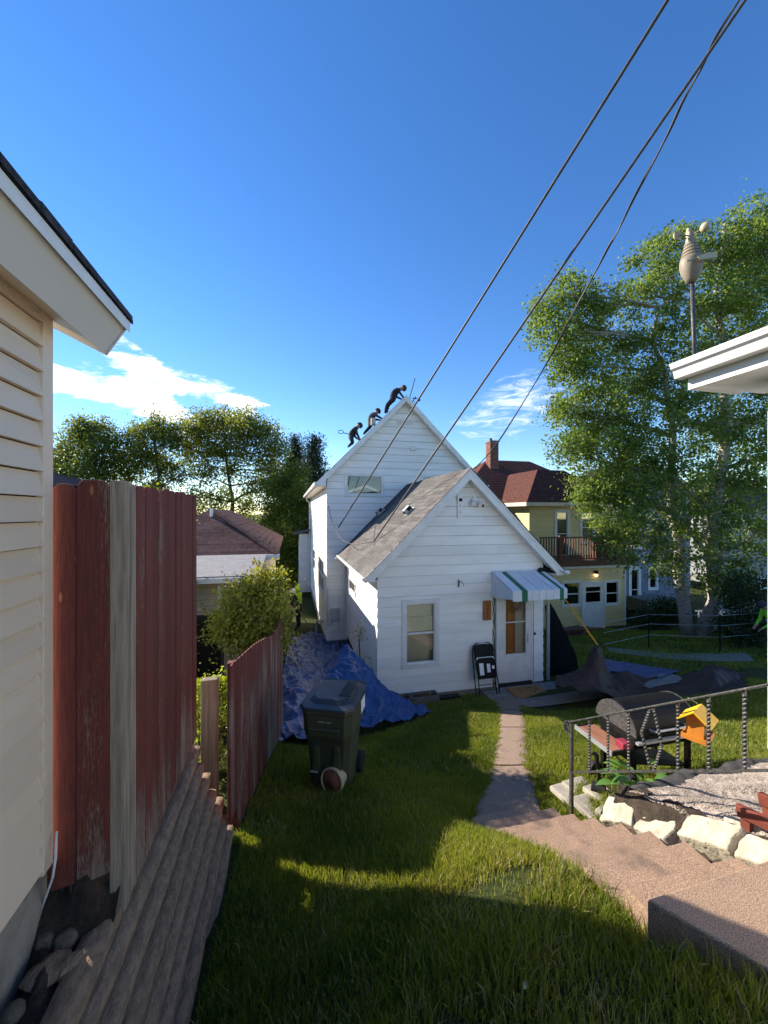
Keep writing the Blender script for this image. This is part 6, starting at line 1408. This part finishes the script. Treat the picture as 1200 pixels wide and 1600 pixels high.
hd = Vector(J['head']); B().lathe([(.07, -.14), (.125, -.08), (.128, .02), (.10, .10), (.04, .135)], hd, 14, Vector((.05, .1, 1))).build('hood', M_hiv, t, smooth=True)
p2 = P(450, 985, 15.0); p2.z = gz(p2.x, p2.y)
stander('worker in dark clothes and white hard hat mostly hidden by the shrub', p2, 1.74, R(140), CA_, .35, None, hat=M_hat)
a, b = P(446, 922, 15.1), P(487, 985, 15.6)
tag(B().tube([a, P(462, 946, 15.2), b], .02, 6).build('long_handle', M_rope), 'long straw coloured tool handle held by the hi-vis worker in the alley', 'tool handle')
p3 = P(1217, 1030, 10.6); p3.z = gz(p3.x, p3.y)
CH3 = dict(shirt=M_hiv2, trousers=M_cloth, skin=M_skin, boot=M_cap)
t3, J3 = stander('worker in bright green hi-vis vest leaning into view at the right edge', p3, 1.72, R(-62), CH3, .55, None, hat=M_cap)
for f_ in (.30, .72):
    c = Vector(J3['pelvis']).lerp(Vector(J3['chest']), f_); axv = (Vector(J3['chest'])-Vector(J3['pelvis'])).normalized(); B().lathe([(.155, -.025), (.158, 0), (.155, .025)], c, 16, axv).build('reflective_band', M_refl, t3, smooth=True)

# ================================================================== TREES
D = 14.5
bL = [blob(*q_) for q_ in ((845, 490, 14.8, 32), (880, 465, 14.4, 42), (870, 520, 14.2, 40), (905, 520, 14.8, 46), (930, 475, 14.4, 36), (885, 570, 14.2, 36), (925, 590, 14.6, 50), (870, 640, 14.0, 28), (905, 650, 14.6, 42), (950, 650, 14.2, 54), (890, 705, 14.0, 34), (935, 720, 14.2, 50), (985, 700, 14.5, 55), (925, 770, 13.8, 36), (965, 790, 14.0, 48), (985, 600, 15, 46), (1000, 850, 14.2, 40), (990, 765, 14, 44), (965, 540, 15, 30), (955, 830, 14, 30))]
bR = [blob(*q_) for q_ in ((1000, 465, 14.6, 42), (1035, 420, 14.4, 50), (1040, 375, 14.6, 26), (1085, 400, 14.8, 48), (1075, 365, 15.0, 24), (1130, 390, 15.0, 52), (1185, 350, 15.2, 46), (1180, 400, 15, 60), (1020, 530, 14.4, 50), (1080, 490, 14.2, 58), (1140, 480, 14.6, 58), (1200, 480, 15, 66), (1050, 590, 14.2, 52), (1110, 570, 14.6, 56), (1180, 570, 14.6, 60), (1060, 660, 14.0, 56), (1120, 660, 14.4, 58), (1190, 660, 14.6, 60), (1050, 740, 13.8, 52), (1110, 750, 14.2, 58), (1180, 750, 14.2, 60), (1070, 820, 13.8, 48), (1130, 820, 14, 48), (1190, 830, 14, 44), (1050, 880, 14, 34), (1120, 890, 13.8, 40), (1165, 880, 14, 34), (1230, 560, 14.6, 60), (1235, 700, 14.4, 60), (1225, 400, 15, 50))]
B0, B1 = P(1072, 990, 14.4), P(1100, 993, 14.3); B0.z = gz(B0.x, B0.y); B1.z = gz(B1.x, B1.y)
tree('birch_tree', 'left birch of the pair with white trunk and crown reaching left', B0, P(1020, 480, 14.6), .22, bL, 46000, .115, L_birch, M_birch, 'birch trees in the right yard', 41, clump=60)
tree('birch_tree', 'right birch of the pair with tall crown at the right edge', B1, P(1125, 350, 14.8), .25, bR, 80000, .115, L_birch, M_birch, 'birch trees in the right yard', 42, clump=60)
tl3 = P(1108, 862, 13.9); tl4 = P(1150, 835, 13.6)
def ftree(i, label, pxb, pyb, ptop, d, blobs_, count, size, lm, name='leafy_tree', r0=.2):
    b = P(pxb, pyb, d); b.z = gz(b.x, b.y); return tree(name, label, b, P(*ptop, d), r0, [blob(q_[0], q_[1], d+random.uniform(-1.2, 1.2), q_[2]) for q_ in blobs_], count, size, lm, M_bark, 'trees beyond the tan house', 60+i, twigs=5, clump=22)
ftree(1, 'dark green round tree nearest the beige house, over the tall fence', 150, 880, (148, 668), 29, ((120, 690, 26), (150, 675, 26), (165, 700, 28), (105, 715, 26), (140, 735, 28), (170, 740, 24), (100, 745, 22), (128, 668, 16), (185, 720, 16), (60, 730, 24)), 20000, .18, L_tree)
ftree(2, 'slender leafy tree second from the beige house with open lower crown', 250, 890, (240, 665), 30, ((215, 680, 24), (245, 670, 22), (265, 685, 24), (225, 715, 26), (255, 725, 24), (205, 745, 20), (245, 765, 22), (215, 780, 18), (278, 745, 18), (200, 710, 16)), 17000, .18, L_tree)
ftree(3, 'largest spreading tree with forked trunk right of the slender one', 372, 900, (350, 660), 31, ((300, 672, 26), (325, 660, 24), (355, 665, 26), (385, 665, 28), (415, 680, 26), (430, 705, 20), (295, 705, 24), (335, 700, 26), (375, 700, 26), (410, 720, 26), (435, 735, 14), (320, 740, 22), (360, 735, 18), (400, 755, 24), (345, 775, 20), (385, 790, 20), (310, 775, 16), (425, 760, 16)), 33000, .18, L_tree2, r0=.24)
ftree(4, 'lower bright green tree between the spreading tree and the spruces', 440, 950, (448, 745), 27, ((435, 760, 22), (460, 745, 22), (475, 770, 20), (450, 790, 26), (430, 820, 26), (465, 825, 26), (490, 800, 20), (445, 860, 28), (475, 865, 26), (420, 790, 16), (490, 850, 20), (460, 900, 26), (430, 890, 22)), 28000, .17, L_tree2)
ftree(5, 'dark low tree behind the tan house roof', 300, 900, (300, 770), 34, ((260, 800, 24), (300, 795, 22), (340, 810, 24), (380, 825, 24), (410, 830, 22), (230, 800, 20)), 10000, .18, L_tree)
def spruce(label, px, ptop, pbot, d, seedv):
    random.seed(seedv); top = P(px, ptop, d); base = P(px, pbot, d); base.z = gz(base.x, base.y)
    t = thing('spruce_tree', label, 'tree', base, 'spruces beyond the trees'); B().tube([base-Vector((0, 0, .2)), top], [.25, .03], 8).build('trunk', M_bark, t)
    H = top.z-base.z; cs, rs = [], []
    for i in range(46):
        f = i/45; r_ = .12+(1-f)*H*.22; z = base.z+H*(.12+.88*f)
        for k in range(6):
            a = random.uniform(0, 6.28); rr = r_*random.uniform(.25, 1.); cs.append((top.x+math.cos(a)*rr, top.y+math.sin(a)*rr, z-rr*.35)); rs.append((.10+rr*.34*abs(math.cos(a))+.05, .10+rr*.34*abs(math.sin(a))+.05, .16))
    leaves('crown', cs, rs, 42000, .22, L_con, t, aspect=.45, seedv=seedv, clump=7)
spruce('left spruce of the two dark spruces left of the tall gable', 461, 684, 900, 40, 71); spruce('right spruce, nearest to the tall white gable', 491, 685, 900, 38, 72)
# lilac bush and small yard things at the right
q_ = P(1165, 1000, 12.5); q_.z = gz(q_.x, q_.y)
lil = shrub('lilac_bush', 'dark green bush with white blossoms at the far right yard', q_, [blob(*b_) for b_ in ((1150, 930, 12.5, 24), (1175, 920, 12.6, 26), (1165, 960, 12.4, 30), (1140, 975, 12.4, 22), (1190, 960, 12.6, 26), (1160, 995, 12.4, 26), (1150, 905, 12.8, 16), (1195, 995, 12.5, 20))], 9000, .085, L_lilac, 81, 'bush')
leaves('blossom', [P(x_, y_, 12.1) for x_, y_ in ((1145, 957), (1158, 952), (1170, 965), (1180, 955), (1150, 985), (1174, 948))], [.09]*6, 160, .05, L_flower, lil, seedv=82, clump=6)
q_ = P(1040, 985, 17.); q_.z = gz(q_.x, q_.y); shrub('foundation_bush', 'dark bush by the blue house porch', q_, [blob(1030, 960, 17, 22), blob(1050, 955, 17, 20), blob(1010, 970, 17, 16)], 5000, .10, L_lilac, 83, 'bush')
for k, px in enumerate((1014, 1125)):
    p = PG(px, 1019 if k else 1014); t = tag(B().tube([p-Vector((0, 0, .1)), p+Vector((0, 0, 1.15))], .02, 6).build('fence_post', M_black), ('thin dark metal fence post left of the birches', 'thin dark metal fence post right of the birches')[k], 'fence post', 'wire fence posts'); 
    if k == 0: pA = p
    else: pB = p
for k, h in enumerate((.45, .8, 1.1)):
    tag(B().tube([pA+Vector((-2, -.3, h-.05)), pA+Vector((0, 0, h)), pB+Vector((0, 0, h)), pB+Vector((2.5, 0, h-.02))], .006, 5).build('fence_wire', M_metal), ('lowest', 'middle', 'top')[k]+' wire strung between the dark fence posts', 'wire', 'fence wires')
bt = P(1108, 975, 15.3); bt.z = gz(bt.x, bt.y)
bt_o = thing('garden_table', 'weathered pale garden table behind the right birch trunk', 'table', bt)
for k in range(4): B().box((bt.x-.2, bt.y-.4+k*.2, bt.z+.72), (bt.x+1.2, bt.y-.4+k*.2+.19, bt.z+.755)).build('top_board', M_greyh, bt_o)
for dx, dy in ((-.1, -.3), (1.1, -.3), (-.1, .3), (1.1, .3)): B().box((bt.x+dx-.035, bt.y+dy-.035, bt.z), (bt.x+dx+.035, bt.y+dy+.035, bt.z+.72)).build('leg', M_greyh, bt_o)
rows = []
for i in range(30):
    f = i/29; a = PG(945+220*f, 1012+8*f+6*math.sin(f*3)); b = PG(955+225*f, 1020+14*f+6*math.sin(f*3)); rows.append([(a.x, a.y, a.z+.03), ((a.x+b.x)/2, (a.y+b.y)/2, (a.z+b.z)/2+.035), (b.x, b.y, b.z+.03)])
struct(B().grid(rows).build('far_path', M_conc, smooth=True))
# logs and clutter by the yellow house
q_ = P(885, 985, 15.5); q_.z = gz(q_.x, q_.y)
fw_ = thing('firewood_pile', 'low dark pile of brush and boards before the yellow house', 'woodpile', q_)
for k in range(14):
    a = q_+Vector((random.uniform(-1., .9), random.uniform(-.4, .3), random.uniform(.03, .35))); B().tube([a, a+Vector((random.uniform(.5, 1.1), random.uniform(-.3, .3), random.uniform(-.1, .1)))], random.uniform(.03, .07), 7).build('log', M_woodb, fw_)

# ================================================================== GRASS
g = np.random.default_rng(99)
def inpoly_path(u, v):
    """walk + steps + structures mask (True = no grass)"""
    m = np.zeros(len(u), bool)
    ys = np.array([(p.y+q_.y)/2 for p, q_ in zip(pl, pr_)]); xl = np.array([q_.x for q_ in pr_]); xr = np.array([p.x for p in pl]); o_ = np.argsort(ys)
    jl = .035*np.sin(v*23)+.03*np.sin(v*51+1)
    m |= (v > 3.75) & (v < 7.7) & (u > np.interp(v, ys[o_], xl[o_])+.02+jl) & (u < np.interp(v, ys[o_], xr[o_])-.02+jl)
    m |= (v > 1.55) & (v < 3.86) & (u > 1.885+.5*jl) & (u < np.where(v < 2.95, 3.0, 2.66))
    m |= (u > 1.72+np.clip(1.62-v, 0, 2)*.62+jl*.4) & (v < 1.64)
    m |= (u > 2.9) & (v < 2.95)
    m |= (u > 1.85) & (u < 7.) & (v > 8.5)
    m |= (u > 4.3) & (u < 8.7) & (v > 6.6+.4*np.clip((u-4.3)/4, 0, 1)*0) & (v < 7.8) & (u > 4.75-(v-6.6)*.2)
    m |= (u > 4.35) & (u < 6.5) & (v > 7.6)
    zf = ground(u, v); face = -.885+(-2.10-zf)*.052/.128+.02
    m |= (v < 3.9) & (u < face)
    fx = a2.x+(v-a2.y)*(b2.x-a2.x)/(b2.y-a2.y); m |= (v >= 4.05) & (v < b2.y) & (u < fx+.02)
    m |= (v >= b2.y-.1) & (u < 1.1)
    return m
def fbm(u, v, s, seed_):
    r_ = np.random.default_rng(seed_); z = np.zeros_like(u)
    for k in range(7): a = r_.uniform(0, 6.28); f = s*r_.uniform(.6, 2.4); z += np.sin((u*math.cos(a)+v*math.sin(a))*f+r_.uniform(0, 6.28)+.8*np.sin(u*f*.6+k))
    return z/7
def sow(u0, u1, v0, v1, N_):
    u = g.uniform(u0, u1, N_); v = g.uniform(v0, v1, N_); k = ~inpoly_path(u, v); u, v = u[k], v[k]
    k = np.array([(a, b) not in OCC for a, b in zip(np.floor(u/.07).astype(int).tolist(), np.floor(v/.07).astype(int).tolist())]); return u[k], v[k]
parts = [sow(-.9, 3, .7, 2.6, 90000), sow(-.9, 3.2, 2.4, 4.6, 80000), sow(-.6, 4.6, 4.4, 8.5, 88000), sow(2.6, 9.5, 3.0, 7.2, 120000), sow(5, 17, 7, 16, 62000)]
U_ = np.concatenate([p[0] for p in parts]); V2 = np.concatenate([p[1] for p in parts])
dd = U_*SA+V2*CA; pxx = 600+F*(U_*CA-V2*SA)/np.maximum(dd, .2); keep = (dd > .6) & (pxx > -60) & (pxx < 1290); U_, V2, dd = U_[keep], V2[keep], dd[keep]
pat = fbm(U_, V2, 2.2, 1); pat2 = fbm(U_, V2, 5.5, 2)
# a bare, worn patch near the middle of the bank and thin spots
bare = np.exp(-((U_-1.42)**2/.11+(V2-2.28)**2/.05))*.95+np.exp(-((U_-.2)**2/.05+(V2-2.1)**2/.03))*.6+np.exp(-((U_-.75)**2/.12+(V2-1.55)**2/.03))*.7+np.exp(-((U_-1.35)**2/.05+(V2-1.5)**2/.04))*.6
keep = g.uniform(0, 1, len(U_)) > np.clip(bare+np.clip(-pat2-.15, 0, 1)*1.3, 0, .92); U_, V2, dd, pat, pat2, bare = [x_[keep] for x_ in (U_, V2, dd, pat, pat2, bare)]
Nb = len(U_); Zg = ground(U_, V2)
near = np.clip((3.3-V2)/1.3, 0, 1)*np.clip((U_+.9)/1.2, .35, 1)
H_ = (.045+.035*g.uniform(0, 1, Nb)+near*(.005+.11*g.uniform(0, 1, Nb)**4.))*(1+.35*pat)*(1-.55*np.clip(bare, 0, 1))
W2 = np.maximum(.0026, dd*.00085)*g.uniform(.7, 1.35, Nb)
ang = g.uniform(0, 6.28, Nb); lean = g.uniform(.1, .75, Nb)*H_; la = g.uniform(0, 6.28, Nb)
bx_, by_ = np.cos(ang)*W2, np.sin(ang)*W2; lx, ly = np.cos(la)*lean, np.sin(la)*lean
V5 = np.stack([np.stack([U_-bx_, V2-by_, Zg-.01], -1), np.stack([U_+bx_, V2+by_, Zg-.01], -1), np.stack([U_+bx_*.75+lx*.35, V2+by_*.75+ly*.35, Zg+H_*.58], -1), np.stack([U_-bx_*.75+lx*.35, V2-by_*.75+ly*.35, Zg+H_*.58], -1), np.stack([U_+lx, V2+ly, Zg+H_], -1)], 1)
fq = np.array([0, 1, 2, 3, 3, 2, 4])[None]+np.arange(Nb)[:, None]*5
dry = (g.uniform(0, 1, Nb) < .03+.06*near+.35*np.clip(bare, 0, 1)+.10*(pat2 < -.15))
def blades(name, sel, m, label):
    v5 = V5[sel].reshape(-1, 3); k = int(sel.sum()); f = (np.array([0, 1, 2, 3, 3, 2, 4])[None]+np.arange(k)[:, None]*5).ravel()
    o = bpy.data.objects.new(name, npmesh(name, v5, f, np.tile([4, 3], k), m)); COL.objects.link(o); stuff(o); o['label'] = label; o['category'] = 'grass'
blades('grass', ~dry, L_grass, 'green lawn grass covering the yard'); blades('dry_grass', dry, L_straw, 'pale dry blades and stalks among the lawn grass')
# small litter on the lawn
for k, (px, py, lab) in enumerate(((820, 1552, 'scrap of pale paper in the shaded grass near the bottom'), (490, 1195, 'tiny white scrap on the grass left of the bin'))):
    p = PG(px, py); tag(B().add([p+Vector(x_)*.6 for x_ in ((-.02, -.01, .05), (.02, -.015, .055), (.025, .02, .07), (-.005, .028, .06))]+[p+Vector(x_)*.6 for x_ in ((-.02, -.01, .047), (.02, -.015, .052), (.025, .02, .067), (-.005, .028, .057))], [(0, 1, 2, 3), (7, 6, 5, 4), (0, 4, 5, 1), (1, 5, 6, 2), (2, 6, 7, 3), (3, 7, 4, 0)]).build('litter', M_sticker), lab, 'litter')
